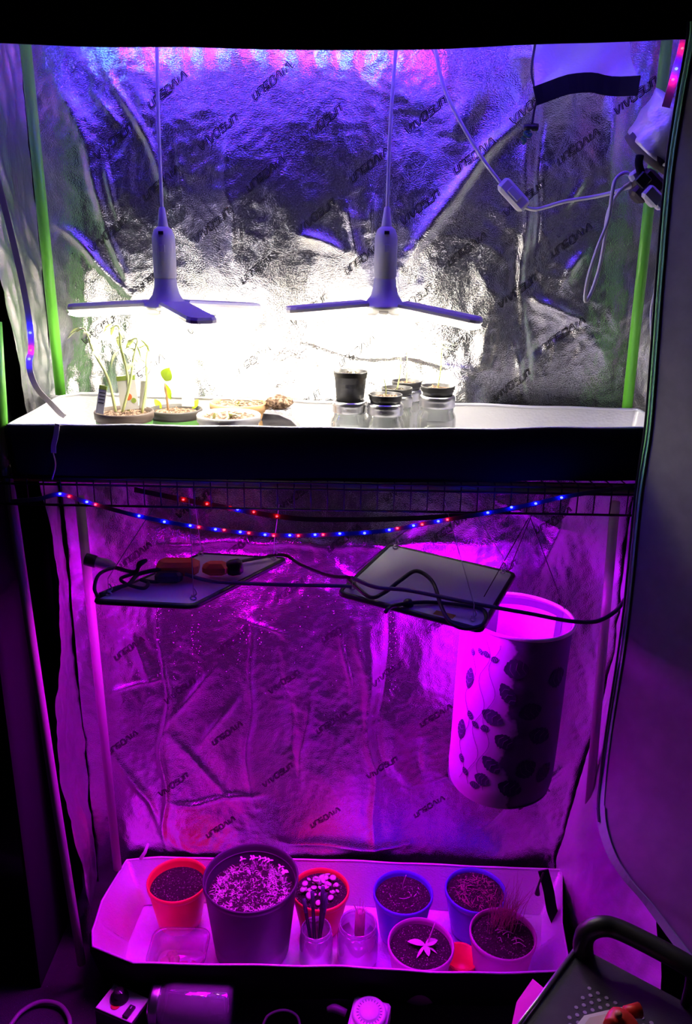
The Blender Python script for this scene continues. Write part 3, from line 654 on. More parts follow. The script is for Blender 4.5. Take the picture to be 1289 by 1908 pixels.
def tuft(T, n, R, h, Wd, m, seed, name='sprout', cx=0, cy=0, spread=1.0, stuff=False, L=None):
    g = random.Random(seed); parts = []
    for k in range(n):
        a = g.uniform(0, 6.28); q = R*math.sqrt(g.random()); b = P3(T, cx+q*math.cos(a), cy+q*math.sin(a), 0.0); a2 = g.uniform(0, 6.28)
        vf = leaf(b, (math.cos(a2)*spread, math.sin(a2)*spread, g.uniform(.3, 1)), g.uniform(.6, 1.2)*h, Wd*g.uniform(.7, 1.3), g.uniform(.1, .8))
        if stuff: parts.append(vf)
        else: T.part(name, vf, m)
    if stuff: T.part(name, join(*parts), m, stuff=True)
tuft(T, 26, .04, .028, .005, M_leafy, 5, 'leaf')
T = pot_thing('potted_seedling', 'tan pot of pale grassy seedlings behind the white pot', (446, 748), 108, UZ+.004, M_terra, Y=1.615, soil=M_bark, sd=.008, cat='potted plant', seed=5)
tuft(T, 26, .042, .030, .004, M_leafy, 6, 'leaf')
# plant tags
def tag(label, px, Y, wpx, hpx, lean, kind):
    c = at(*px, Y=Y); s = px2m(1, c); W, H = wpx*s, hpx*s; T = Thing('plant_tag', label, 'plant tag', c-np.array([0, 0, H/2]))
    R = rot(math.radians(-8), math.radians(lean), 0)
    card = T.part('card', box(c, (W, .0012, H), R), M_paper)
    if kind in (1, 2): T.part('header', box(c+R@np.array([0, -.0008, H*.44]), (W*1.02, .0016, H*.14), R, .0004), M_taggreen, under=card)
    if kind == 1:
        for dx, dz, r, mm in ((.02*W, -.12*H, .19*W, M_tomato), (.28*W, -.24*H, .14*W, M_taggreen)):
            T.part('fruit_print', lathe([(1e-4, -.0009), (r, -.0008), (r, 0)], c+R@np.array([dx, -.0004, dz]), 20, R@rot(math.radians(90), 0, 0)@rot(math.pi, 0, 0)), mm, under=card)
    if kind == 2:
        for k in range(4): T.part('text_line', box(c+R@np.array([0, -.0008, H*(.25-.12*k)]), (W*.7, .0004, H*.03), R), M_bplast, under=card)
tag('wide white plant tag with green header and red fruit picture', (238, 732), 1.525, 34, 62, -6, 1)
tag('narrow tag with green header leaning at the left edge of the brown pot', (189, 745), 1.46, 15, 52, 10, 2)
tag('plain white narrow marker between the brown and dark pots', (267, 735), 1.53, 13, 50, 4, 0)
tag('tall blank white marker behind the lime leaf sprout', (350, 718), 1.575, 23, 78, 0, 0)
# root clump and smoky dome
c = at(520, 749, Y=1.60); g = np.random.default_rng(9); V, F = ball((0, 0, 0), 1, 12); V = np.array(V)*np.array([.027, .022, .014])
V *= (1+0.25*vnoise(V[:, 0]*90+V[:, 2]*60, V[:, 1]*90+3, 50)[:, None]+0.06*g.normal(size=(len(V), 1))); single('soil_clump', (V+c, F), M_bark, 'brown clump of soil and roots on top of the overturned cup', 'soil clump', c-np.array([0, 0, .014]), True)
cp = np.array([c[0], c[1], UZ+.004]); hh = c[2]-.013-cp[2]
single('overturned_cup', lathe([(.030, 0), (.027, hh*.5), (.024, hh), (1e-4, hh), (1e-4, hh-.002), (.022, hh-.002), (.028, 0), (.030, 0)], cp, 32), M_clear, 'clear plastic cup standing upside down under the soil clump', 'cup', cp, True)
c = at(522, 786, Y=1.475); R = rot(0, math.radians(-12), 0)
T = Thing('smoky_scoop', 'smoky translucent plastic scoop leaning between the white pot and the glass jars', 'scoop', (c[0], c[1], UZ+.004))
prof = np.array([(-.034, -.048), (-.030, .012), (-.024, .024), (.002, .016), (.022, .002), (.032, -.014), (.036, -.048)])
V = [c+R@np.array([x, d, z]) for d in (-.016, .020) for x, z in prof]; n = len(prof)
T.part('shell', (V, [tuple(range(n)), tuple(range(2*n-1, n-1, -1))]+[(i, (i+1) % n, n+(i+1) % n, n+i) for i in range(n)]), M_smoke)
T.part('edge_band', ribbon([c+R@np.array([x, -.017, z]) for x, z in prof[1:6]], .008, .002, (0, 1, 0)), mat('smoke_edge', (0.16, 0.14, 0.16), .4))
# mason jars and cups
def jar(label, px, Y, wpx, water=None, H=None):
    c = at(*px, Y=Y); r = px2m(wpx, c)/2; H = c[2]-(UZ+.004); b = np.array([c[0], c[1], UZ+.004]); R = r*1.12
    T = Thing('mason_jar', label, 'jar', b); T.top = c; T.r = r
    T.part('glass', lathe([(1e-4, .001), (R*.9, .001), (R, .008), (R, H*.62), (R*.97, H*.70), (r*.95, H*.76), (r*.95, H-.002), (r*.90, H-.002), (r*.90, H*.75), (R*.93, H*.66), (R*.94, .010), (R*.85, .005), (1e-4, .005)], b, 40), M_glass, True)
    T.part('screw_band', lathe([(r, H-.022), (r+.001, H-.021), (r, H-.018), (r+.001, H-.015), (r, H-.012), (r+.0012, H-.009), (r+.0005, H-.003), (r-.002, H), (r*.82, H), (r*.82, H-.002), (r-.003, H-.003), (r-.002, H-.022)], b, 44), M_steel, True)
    if water: T.part('contents', lathe([(1e-4, .006), (R*.84, .006), (R*.92, .012), (R*.92, H*water), (1e-4, H*water)], b, 32), clear_mat('liquid', (0.85, 0.83, 0.72), .05, .1, .25, (0.5, 0.5, 0.4)), True)
    return T
def cup(label, J, rf, H, sink, soil, seed, rim_h=None):
    b = J.top+np.array([0, 0, -sink]); r = J.r*rf
    T = Thing('seedling_cup', label, 'plant pot', b); T.c = b+np.array([0, 0, H]); T.soil_z = b[2]+H-.006; T.r = r
    T.part('pot', lathe([(1e-4, 0), (r*.80, 0), (r*.92, H-.012), (r*.96, H-.011), (r*.97, H-.009), (r, H-.003), (r, H), (r-.002, H), (r*.88, H*.5), (1e-4, H*.5)], b, 40), M_bplast, True)
    T.part('soil', disc((b[0], b[1], b[2]+H-.007), r*.90, 32, 8, .0018, .002, seed=seed), soil, True); return T
def sprout(T, h, dx, seed, nl=6, L=.018):
    g = random.Random(seed); b = P3(T, 0, 0, -.001); t = b+np.array([dx, 0, h])
    T.part('stem', tube([b, b+(t-b)*.5+np.array([.002, 0, 0]), t], [.0015, .0013, .001], 6, 4), M_leafy, True)
    for k in range(nl):
        a = k*6.28/nl+g.random(); T.part('leaf', leaf(t-np.array([0, 0, .008*(k % 3)]), (math.cos(a), math.sin(a), .5), L, L*.28, .5), M_leafy)
JA = jar('glass jar under the tallest black pot, left of the other jars', (652, 746), 1.53, 64, .45)
CA = cup('tallest black pot standing on the leftmost glass jar', JA, .99, .058, .002, M_soil, 1); tuft(CA, 5, .02, .012, .005, M_leafy, 3, 'leaf')
JD = jar('glass jar at the very back of the jar cluster', (757, 724), 1.65, 56, .4)
CD = cup('black cup of bark soil on the rearmost jar', JD, 1.0, .030, .014, M_bark, 4); sprout(CD, .085, -.004, 5, 4, .012)
JC = jar('glass jar in the middle between the front jar and the rear jar', (739, 735), 1.585, 58, .4)
CC = cup('black cup with thin sprout on the middle jar of the cluster', JC, 1.0, .028, .014, M_soil, 3); sprout(CC, .07, .006, 6, 3, .010)
JB = jar('front glass jar with silver screw band holding a black cup', (718, 750), 1.505, 66, .5)
CB = cup('black cup of speckled soil on the front jar', JB, .95, .030, .014, M_bark, 2); sprout(CB, .035, -.004, 8, 2, .008)
JE = jar('rightmost glass jar with silver screw band and cloudy water', (815, 736), 1.54, 65, .55)
CE = cup('black cup with leafy pale sprout on the rightmost jar', JE, .96, .030, .012, M_bark, 6); sprout(CE, .085, .003, 9, 8, .024)

# ------------------------------------------------------------------ grow panels
def plane_hit(px, p0, nrm):
    d = at(*px, Y=1.0)-CAM; t = ((p0-CAM)@nrm)/(d@nrm); return CAM+d*t
def panel(label, corners_px, p0, slope, col, name):
    nrm = np.array([0, -slope, 1.0]); nrm /= np.linalg.norm(nrm)
    Q = [plane_hit(c, p0, nrm) for c in corners_px]; c = sum(Q)/4
    T = Thing('grow_light_panel', label, 'grow light', c-nrm*.012); T.Q = Q; T.n = nrm; T.c = c
    sh = lambda q, k, z: c+(q-c)*k+nrm*z
    V = [sh(q, .985, 0) for q in Q]+[sh(q, .985, -.006) for q in Q]
    T.part('back_plate', (V, [(0, 1, 2, 3), (7, 6, 5, 4)]+[(i, 4+i, 4+(i+1) % 4, (i+1) % 4) for i in range(4)]), M_plate, label='flat brushed metal back')
    ring = []
    for i in range(4):
        a, b, d = Q[i-1], Q[i], Q[(i+1) % 4]; u = (a-b)/np.linalg.norm(a-b); v = (d-b)/np.linalg.norm(d-b)
        for k in range(5): t = k/4; ring.append(b+u*.014*(1-t)**2+v*.014*t**2-nrm*.004)
    T.part('frame', tube(ring+[ring[0]], .0062, 8, cap=False), M_bplast, True)
    V = [sh(q, .90, -.0125) for q in Q]
    m = bpy.data.materials.new(name); m.use_nodes = True; nt = m.node_tree; b = nt.nodes['Principled BSDF']; b.inputs['Emission Strength'].default_value = PANEL_E
    tc = nt.nodes.new('ShaderNodeTexCoord'); ck = nt.nodes.new('ShaderNodeTexChecker'); ck.inputs['Scale'].default_value = 55
    ck.inputs['Color1'].default_value = (*col[0], 1); ck.inputs['Color2'].default_value = (*col[1], 1)
    nt.links.new(tc.outputs['Object'], ck.inputs['Vector']); nt.links.new(ck.outputs[0], b.inputs['Emission Color'])
    T.part('diode_board', join((V, [(3, 2, 1, 0)]), ([sh(q, .90, -.007) for q in Q], [(0, 1, 2, 3)])), m, label='glowing magenta diode face')
    return T
pr = at(842, 1041, Y=1.665)
PR = panel('square metal backed grow light hanging tilted at right in front of the flowered cylinder', [(632, 1103), (895, 1172), (958, 1068), (727, 1015)], pr, .12, ((.62, .0, .50), (.14, .0, 1.0)), 'panel_diodes_a')
pl = at(455, 1035, Y=1.66)
PL = panel('square grow light hanging at left with orange blocks and cables lying on it', [(175, 1117), (360, 1127), (532, 1040), (375, 1031)], pl, .02, ((.95, .0, .45), (.16, .0, .95)), 'panel_diodes_b')
def hang(T, tops):
    for (i, tp) in tops:
        q = T.c+(T.Q[i]-T.c)*.86+T.n*.002; t = at(*tp[:2], Y=tp[2])
        w = T.part('hanging_wire', tube([t, q+np.array([0, 0, .035]), q+np.array([0, 0, .008])], .0008, 5), M_steel)
        T.part('clip', tube([q+np.array(k)*.001 for k in [(-4, 0, 10), (5, 0, 4), (0, 3, -1), (-6, -2, 5), (6, 2, 12), (2, 0, 24)]], .0016, 6, 4), M_steel, True, under=w)
hang(PR, [(0, (760, 985, 1.47)), (1, (828, 935, 1.47)), (2, (868, 930, 1.60)), (3, (772, 980, 1.60))])
hang(PL, [(0, (290, 940, 1.47)), (1, (352, 930, 1.47)), (2, (520, 940, 1.62)), (3, (362, 930, 1.62))])
def onp(T, px, dz=.006): return plane_hit(px, T.c+T.n*dz, T.n)
PR.part('power_cord', tube([onp(PR, (718, 1140), .012), onp(PR, (735, 1128), .010), onp(PR, (790, 1122)), onp(PR, (850, 1126)), onp(PR, (895, 1134)), onp(PR, (906, 1150), .002), onp(PR, (897, 1166), .004), onp(PR, (865, 1171), .004), onp(PR, (838, 1158), .010), onp(PR, (822, 1130), .02), onp(PR, (806, 1085), .035), onp(PR, (776, 1064), .04), onp(PR, (745, 1082), .03), onp(PR, (715, 1105), .015), onp(PR, (690, 1113), .01), onp(PR, (662, 1092), .012), onp(PR, (648, 1080), .012)], .0042, 8, 7), M_brubber, True)
PR.part('cord_gland', lathe([(.011, 0), (.011, .006), (.007, .012), (1e-4, .013)], onp(PR, (760, 1128), .001), 16), M_bplast, True)
PR.part('warning_label', join((lambda A: ([A[0], A[1], A[2], A[3]], [(0, 1, 2, 3)]))([onp(PR, q, .0006) for q in ((806, 1144), (843, 1153), (850, 1146), (813, 1137))])), mat('yellow_sticker', (.45, .27, .04), .5))
c1 = single('grey_cable', tube([at(655, 1076, Y=1.50), at(700, 1094, Y=1.46), at(760, 1100, Y=1.44), at(850, 1118, Y=1.42), at(900, 1128, Y=1.42), at(985, 1143, Y=1.42), at(1060, 1157, Y=1.42), at(1110, 1158, Y=1.43), at(1145, 1140, Y=1.44), at(1168, 1112, Y=1.43)], .0042, 8, 7), mat('grey_cord', (.10, .09, .10), .5), 'cable crossing over the right grow light to the right tent wall', 'cable', at(900, 1128, Y=1.42), True)
c2 = single('grey_cable', tube([onp(PL, (345, 1070), .02), onp(PL, (390, 1082), .012), at(450, 1087, Y=1.47), at(540, 1090, Y=1.46), at(640, 1092, Y=1.46), at(655, 1094, Y=1.46)], .0040, 8, 7), mat('grey_cord', (.10, .09, .10), .5), 'cable stretched straight between the left and the right grow light', 'cable', at(540, 1090, Y=1.46), True)
single('black_cable', tube([onp(PL, (430, 1050), .014), onp(PL, (480, 1040), .012), onp(PL, (528, 1034), .012), at(560, 1052, Y=1.60), at(610, 1072, Y=1.54), at(655, 1076, Y=1.50)], .0036, 8, 7), M_brubber, 'thin black cable from the orange block across to the right grow light', 'cable', at(560, 1052, Y=1.60), True)
PL.part('power_cord', tube([onp(PL, (182, 1112), .01), onp(PL, (176, 1095), .02), onp(PL, (185, 1070), .035), onp(PL, (215, 1058), .035), onp(PL, (248, 1066), .03), onp(PL, (262, 1052), .05), onp(PL, (272, 1044), .055), onp(PL, (258, 1050), .05), onp(PL, (254, 1066), .03), onp(PL, (225, 1078), .02), onp(PL, (240, 1090), .012), onp(PL, (268, 1096), .010), onp(PL, (276, 1086), .012), onp(PL, (262, 1080), .015), onp(PL, (290, 1084), .01), onp(PL, (330, 1076), .012)], .0036, 8, 7), M_brubber, True)
PL.part('power_cord', tube([onp(PL, (186, 1108), .008), onp(PL, (215, 1096), .01), onp(PL, (240, 1088), .012), onp(PL, (258, 1070), .02), onp(PL, (300, 1060), .03)], .0045, 8, 6), M_brubber, True)
ob = onp(PL, (352, 1060), .022)
T = Thing('extension_block', 'orange extension cord block with dark end cap lying on the left grow light', 'extension cord', ob-np.array([0, 0, .02]))
Rz = rot(0, 0, math.radians(4))
T.part('body', join(box(ob+np.array([-.022, 0, .004]), (.085, .045, .030), Rz, .008)), M_orange)
T.part('body', box(ob+np.array([.055, .004, .001]), (.055, .034, .026), Rz, .008), M_orange)
T.part('end_cap', lathe([(1e-4, -.016), (.014, -.014), (.017, -.006), (.017, .010), (.013, .016), (1e-4, .017)], ob+np.array([.092, .008, .002]), 20, rot(0, math.radians(80), 0)), M_bplast, True)
T.part('plug', box(ob+np.array([-.035, -.030, -.006]), (.055, .024, .022), Rz, .006), M_bplast)
T = Thing('white_plug', 'white cable connector beside the rear left pole under the shelf', 'plug', at(192, 1050, Y=1.56))
T.part('body', lathe([(1e-4, -.03), (.006, -.03), (.011, -.018), (.012, .012), (.007, .026), (1e-4, .027)], at(192, 1050, Y=1.56), 16, rot(0, math.radians(105), 0)), M_white, True)
T.part('cable', tube([at(206, 1054, Y=1.56), at(228, 1062, Y=1.55), at(255, 1066, Y=1.54)], .004, 8, 5), M_brubber, True)
T.part('collar', lathe([(.007, -.012), (.013, -.010), (.013, .012), (.007, .014)], at(168, 1044, Y=1.56), 14, rot(0, math.radians(105), 0)), M_bplast, True)

# ------------------------------------------------------------------ hanging flowered cylinder
hc = at(966, 1147, Y=1.545); HB = at(952, 1468, Y=1.56); Rr = .115; Hh = 0.40
T = Thing('hanging_cylinder', 'open fabric cylinder printed with dark leaves hanging under the shelf at right', 'hanging basket', (hc[0], hc[1], hc[2]-Hh))
RT = rot(math.radians(0), math.radians(2.0), 0)
def cyl(rad, z0, z1, n=64, mz=30, th0=0, th1=2*math.pi):
    V = []; F = []
    for j in range(mz+1):
        z = z0+(z1-z0)*j/mz
        for k in range(n+1):
            a = th0+(th1-th0)*k/n; rr = rad+.0022*math.sin(3*a+z*12)-.004*max(0, (-(Hh)+.03-z)/.03)
            V.append(hc+RT@np.array([rr*math.cos(a), rr*math.sin(a), z]))
    for j in range(mz):
        for k in range(n): F.append((j*(n+1)+k, j*(n+1)+k+1, (j+1)*(n+1)+k+1, (j+1)*(n+1)+k))
    return V, F
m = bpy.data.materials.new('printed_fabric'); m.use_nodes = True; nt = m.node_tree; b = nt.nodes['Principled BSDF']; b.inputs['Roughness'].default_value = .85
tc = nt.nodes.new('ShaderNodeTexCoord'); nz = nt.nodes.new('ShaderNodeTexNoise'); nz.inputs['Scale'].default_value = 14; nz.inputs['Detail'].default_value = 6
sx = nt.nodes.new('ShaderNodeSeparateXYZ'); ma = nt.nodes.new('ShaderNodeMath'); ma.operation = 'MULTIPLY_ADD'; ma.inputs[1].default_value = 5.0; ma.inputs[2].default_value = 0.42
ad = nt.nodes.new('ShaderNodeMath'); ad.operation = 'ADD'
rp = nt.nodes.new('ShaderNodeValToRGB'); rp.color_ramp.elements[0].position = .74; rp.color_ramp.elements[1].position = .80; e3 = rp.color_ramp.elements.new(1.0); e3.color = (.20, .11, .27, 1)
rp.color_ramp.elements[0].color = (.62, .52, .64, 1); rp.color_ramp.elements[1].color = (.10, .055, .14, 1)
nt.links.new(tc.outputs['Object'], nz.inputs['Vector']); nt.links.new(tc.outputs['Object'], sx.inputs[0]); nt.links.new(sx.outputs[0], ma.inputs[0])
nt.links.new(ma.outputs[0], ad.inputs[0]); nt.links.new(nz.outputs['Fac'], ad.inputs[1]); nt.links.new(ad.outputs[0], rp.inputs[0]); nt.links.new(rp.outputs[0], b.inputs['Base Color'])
wall = T.part('fabric_wall', join(cyl(Rr, -Hh, 0), cyl(Rr-.003, -Hh, 0)), m, True)
T.part('rim', tube([hc+RT@np.array([Rr*math.cos(a), Rr*math.sin(a), 0]) for a in np.linspace(0, 2*math.pi, 49)], .004, 8, cap=False), M_whitepot, True)
T.part('base', lathe([(1e-4, 0), (Rr*.8, 0), (Rr-.003, .010)], hc+RT@np.array([0, 0, -Hh-.006]), 48), mat('cyl_base', (.08, .05, .09), .8), True)
T.part('window_border', cyl(Rr-.0045, -.16, -.006, 24, 6, math.radians(20), math.radians(115)), mat('cyl_lining_dark', (.10, .05, .12), .8), True)
T.part('window', cyl(Rr-.0055, -.145, -.022, 20, 6, math.radians(30), math.radians(100)), M_foil_flat, True)
# printed leaves and vines on the near side
M_leafprint = mat('leaf_print', (.05, .03, .09), .85)
def on_cyl(s, z, off=.0012):
    a = -math.pi/2+s/Rr; return hc+RT@np.array([(Rr+off+.0022*math.sin(3*a+z*12))*math.cos(a), (Rr+off+.0022*math.sin(3*a+z*12))*math.sin(a), z])
def leafprint(s, z, L, W, ang):
    P2 = []; n = 14
    for k in range(2*n):
        t = (k/n) if k < n else (2-k/n); w = W/2*math.sin(math.pi*min(.999, t))**.7*(1+.10*math.sin(k*2.6))
        P2.append((L*(t-.5), w if k < n else -w))
    c, s_ = math.cos(ang), math.sin(ang); V = [on_cyl(s, z)]
    V += [on_cyl(s+c*x-s_*y, z+s_*x+c*y) for x, y in P2]
    T.part('leaf_print', (V, [(0, 1+i, 1+(i+1) % (2*n)) for i in range(2*n)]), M_leafprint, under=wall)
    for q in (-.25, 0, .25):
        T.part('leaf_vein', ribbon([on_cyl(s+c*(q*L-.006)-s_*e*W*.28, z+s_*(q*L-.006)+c*e*W*.28, .002) if False else on_cyl(s+c*(q*L+abs(e)*L*.1)-s_*e*W*.3, z+s_*(q*L+abs(e)*L*.1)+c*e*W*.3, .0018) for e in (-1, -.5, 0, .5, 1)], .0005, .0003, RT@np.array([0, 0, 1.0])), mat('vein_print', (.30, .22, .34), .85), under=wall)
for s, z, L, W, an in [(-.055, -.185, .05, .034, -.3), (-.030, -.125, .055, .03, -1.0), (-.02, -.065, .05, .045, .3), (-.026, -.235, .042, .034, -.5), (-.045, -.295, .05, .03, -.7), (-.12, -.12, .05, .022, 1.5), (-.125, -.245, .05, .024, 1.5), (.02, -.16, .05, .04, .4), (.05, -.22, .055, .04, -.4), (.03, -.30, .05, .045, .6), (.075, -.09, .05, .045, .2), (.0, -.345, .055, .04, -.3), (.08, -.32, .05, .04, .9), (-.06, -.335, .034, .03, -.2)]: leafprint(s, z, L, W, an)
for s, z, L in [(-.085, -.05, .018), (-.10, -.05, .016), (-.065, -.055, .018), (-.068, -.215, .020), (-.09, -.215, .018), (-.105, -.20, .02), (-.075, -.355, .022), (-.10, -.335, .02), (-.115, -.31, .02), (-.12, -.06, .016)]: leafprint(s, z, L, L*.75, s*40)
for s0 in (-.115, -.085, -.065):
    T.part('vine_print', ribbon([on_cyl(s0+.010*math.sin(z*55+s0*90), -z) for z in np.linspace(.02, .36, 40)], .0008, .0003, (1, 0, 0)), M_leafprint, under=wall)
for tp, an in (((985, 965), 200), ((988, 965), 20), ((990, 960), 100)):
    a = math.radians(an); T.part('hanging_wire', tube([at(*tp, Y=1.50), hc+RT@np.array([Rr*math.cos(a), Rr*math.sin(a), 0])], .0010, 5), M_brubber)

# ------------------------------------------------------------------ lower pots
T = pot_thing('plant_pot', 'small bright red pot of bare soil at the left', (331, 1638), 112, LZ+.004, M_redpot, H=.125, sd=.022, rb=.72)
T = pot_thing('plant_pot', 'largest dark plastic pot full of fine fuzzy sprouts', (467, 1632), 176, LZ+.004, mat('big_pot', (.045, .035, .05), .45), Y=1.55, sd=.045, rb=.80, cat='potted plant', seed=12)
T.part('inner_ridge', tube([(T.c[0]+(T.r*.955)*math.cos(a), T.c[1]+(T.r*.955)*math.sin(a), T.c[2]-.022) for a in np.linspace(0, 6.2832, 49)], .002, 6, cap=False), mat('big_pot', (.045, .035, .05), .45), True)
tuft(T, 1800, .088, .013, .0017, M_pinkleaf, 21, 'sprouts', stuff=True, spread=.9)
for k in range(10):
    a = random.uniform(.3, 2.8); b = P3(T, .085*math.cos(a), .085*math.sin(a)*.9, 0)
    T.part('tall_sprout', join(tube([b, b+np.array([0, 0, .03])], .0007, 5), *[leaf(b+np.array([0, 0, .03]), (math.cos(q), math.sin(q), .4), .010, .005) for q in (0, 2.1, 4.2)]), M_pinkleaf)
T = pot_thing('potted_seedling', 'red pot crowded with small round leaves behind the pen jar', (597, 1655), 106, LZ+.004, M_redpot, H=.112, sd=.012, rb=.72, cat='potted plant', seed=14)
g = random.Random(31)
for k in range(42):
    a = g.uniform(0, 6.28); q = .048*math.sqrt(g.random()); b = P3(T, q*math.cos(a), q*math.sin(a), g.uniform(.008, .022)); r = g.uniform(.0045, .009)
    T.part('leaf', lathe([(1e-4, .0012), (r*.7, .0009), (r, 0), (r*.7, -.0008)], b, 10, rot(g.uniform(-.5, .5), g.uniform(-.5, .5), 0)), M_pinkleaf, True)
T = pot_thing('plant_pot', 'blue pot with one curled dry stem, left of the two blue pots', (751, 1661), 110, LZ+.004, M_bluepot, H=.128, sd=.014, rb=.74, cat='potted plant', seed=15)
b = P3(T, .004, .015, 0); T.part('stem', tube([b, b+np.array([-.004, 0, .02]), b+np.array([.003, 0, .05])], .0011, 6, 5), M_pinkleaf, True)
T.part('dry_stem', tube([P3(T, -.02, -.005, .002), P3(T, 0, -.015, .006), P3(T, .02, -.003, .003), P3(T, .014, .012, .004)], .0009, 6, 6), M_pinkleaf, True)
tuft(T, 30, .045, .012, .0016, M_pinkleaf, 33, 'debris', stuff=True)
T = pot_thing('plant_pot', 'blue pot of soil with short dry stubble, right of the two blue pots', (886, 1657), 112, LZ+.004, M_bluepot, H=.120, sd=.010, rb=.74, cat='potted plant', seed=16)
tuft(T, 170, .05, .020, .0016, mat('dry_grass', (.40, .28, .18), .8), 34, 'stubble', stuff=True, spread=.6)
T = pot_thing('potted_seedling', 'pink pot with one broad leaved seedling at the front', (784, 1757), 122, LZ+.004, M_pinkpot, H=.122, sd=.014, rb=.76, cat='potted plant', seed=17)
b = P3(T, .010, -.004, 0); tip = b+np.array([.022, .02, .055])
T.part('stem', tube([b, b+(tip-b)*.5, tip], .0018, 7, 4), M_pinkleaf, True)
for d, L, Wd in (((-1, .25, .3), .040, .018), ((.8, .3, .4), .030, .020), ((.2, -.9, .1), .026, .014), ((-.6, -.8, .1), .036, .007), ((.9, -.5, .0), .03, .006)): T.part('leaf', leaf(b+np.array([0, 0, .012]), d, L, Wd, .3), M_pinkleaf)
T = pot_thing('potted_grass', 'pale pot with a tuft of thin grass at the front right', (937, 1738), 122, LZ+.004, M_pinkpot, H=.135, sd=.012, rb=.76, cat='potted plant', seed=18)
g = random.Random(41); parts = []
for k in range(110):
    b = P3(T, .004+g.gauss(0, .014), .028+g.gauss(0, .012), 0); h = g.uniform(.05, .12); dx = g.gauss(.01, .022); dy = g.gauss(0, .02)
    parts.append(tube([b, b+np.array([dx*.4, dy*.4, h*.6]), b+np.array([dx, dy, h])], [.0007, .0005, .0002], 4))
T.part('grass_blades', join(*parts), mat('dry_grass', (.40, .28, .18), .8), stuff=True)
for k in range(9):
    a = g.uniform(2.5, 6.5); b = P3(T, g.uniform(-.03, .03), g.uniform(-.035, .02), .004); L_ = g.uniform(.012, .035); e = b+np.array([L_*math.cos(a), L_*math.sin(a)*.5, .004]); T.part('fallen_blade', tube([b, (b+e)/2+np.array([0, 0, .008]), e], .0009, 5, 4), M_pinkleaf)
c = at(858, 1788, Z=.05); rr = px2m(62, c)/2
T = Thing('red_cup', 'small empty bright red cup between the two front pots', 'cup', (c[0], c[1], LZ+.004))
T.part('body', lathe([(1e-4, 0), (rr*.75, 0), (rr, .046), (rr+.002, .047), (rr+.002, .050), (rr-.003, .050), (rr*.75, .006), (1e-4, .005)], (c[0], c[1], LZ+.004), 36), M_redpot, True)
T.part('rim', tube([(c[0]+(rr+.001)*math.cos(a), c[1]+(rr+.001)*math.sin(a), LZ+.053) for a in np.linspace(0, 6.2832, 37)], .002, 6, cap=False), M_redpot, True)
def ljar(label, px, wpx, H, neck):
    c = at(*px, Z=LZ+.004+H); r = px2m(wpx, c)/2; b = np.array([c[0], c[1], LZ+.004]); R = r*neck
    T = Thing('glass_jar', label, 'jar', b); T.b = b; T.top = c; T.r = r
    T.part('glass', lathe([(1e-4, .001), (R*.92, .001), (R, .010), (R, H*.70), (R*.96, H*.78), (r*.98, H*.85), (r, H-.003), (r*.96, H), (r*.90, H-.002), (r*.88, H*.84), (R*.93, H*.72), (R*.94, .012), (1e-4, .008)], b, 40), M_glass2, True)
    T.part('thread', tube([(c[0]+r*1.01*math.cos(a), c[1]+r*1.01*math.sin(a), c[2]-.012) for a in np.linspace(0, 6.2832, 37)], .0016, 6, cap=False), M_glass, True)
    return T
J1 = ljar('glass jar holding dark pens in front of the red sprout pot', (589, 1728), 56, .105, 1.12)
J2 = ljar('glass jar of water with a cut stem, right of the pen jar', (667, 1718), 70, .11, 1.10)
J2.part('water', lathe([(1e-4, .009), (J2.r*1.0, .010), (J2.r*1.0, .07), (1e-4, .07)], J2.b, 32), clear_mat('water', (.9, .88, .92), .06, .05, .12), True)
g = random.Random(5)
for k, (dx, lean, L) in enumerate([(-.012, -.16, .15), (-.004, -.05, .17), (.006, .10, .165), (.010, .05, .18), (.002, .14, .15)]):
    b = J1.b+np.array([dx*.5, g.uniform(-.01, .01), .012]); t = b+np.array([lean*L, .02, L])
    P = Thing('pen', ['dark pen leaning furthest left in the glass jar', 'second dark pen from the left in the glass jar', 'dark pen standing in the middle of the glass jar', 'tallest dark pen in the glass jar', 'dark pen leaning furthest right in the glass jar'][k], 'pen', b)
    P.part('barrel', tube([b, t], .0042, 8), M_bplast, True); P.part('cap', tube([b+(t-b)*.8, t+(t-b)*.02], .0048, 8), mat('pen_cap', (.06, .04, .09), .4), True)
b = J2.top+np.array([.004, 0, -.045]); T = Thing('stem_cutting', 'thick cut plant stem with tiny roots standing in the water jar', 'plant cutting', b)
T.part('stem', tube([b, b+np.array([0, 0, .035]), b+np.array([.001, 0, .075])], [.012, .0125, .012], 14), mat('fleshy_stem', (.42, .28, .22), .6), True)
for k in range(12):
    a = k*.52; T.part('shoot', tube([b+np.array([.008*math.cos(a), .008*math.sin(a), .075]), b+np.array([.016*math.cos(a), .016*math.sin(a), .085+.02*random.random()])], .0008, 5), M_pinkleaf)
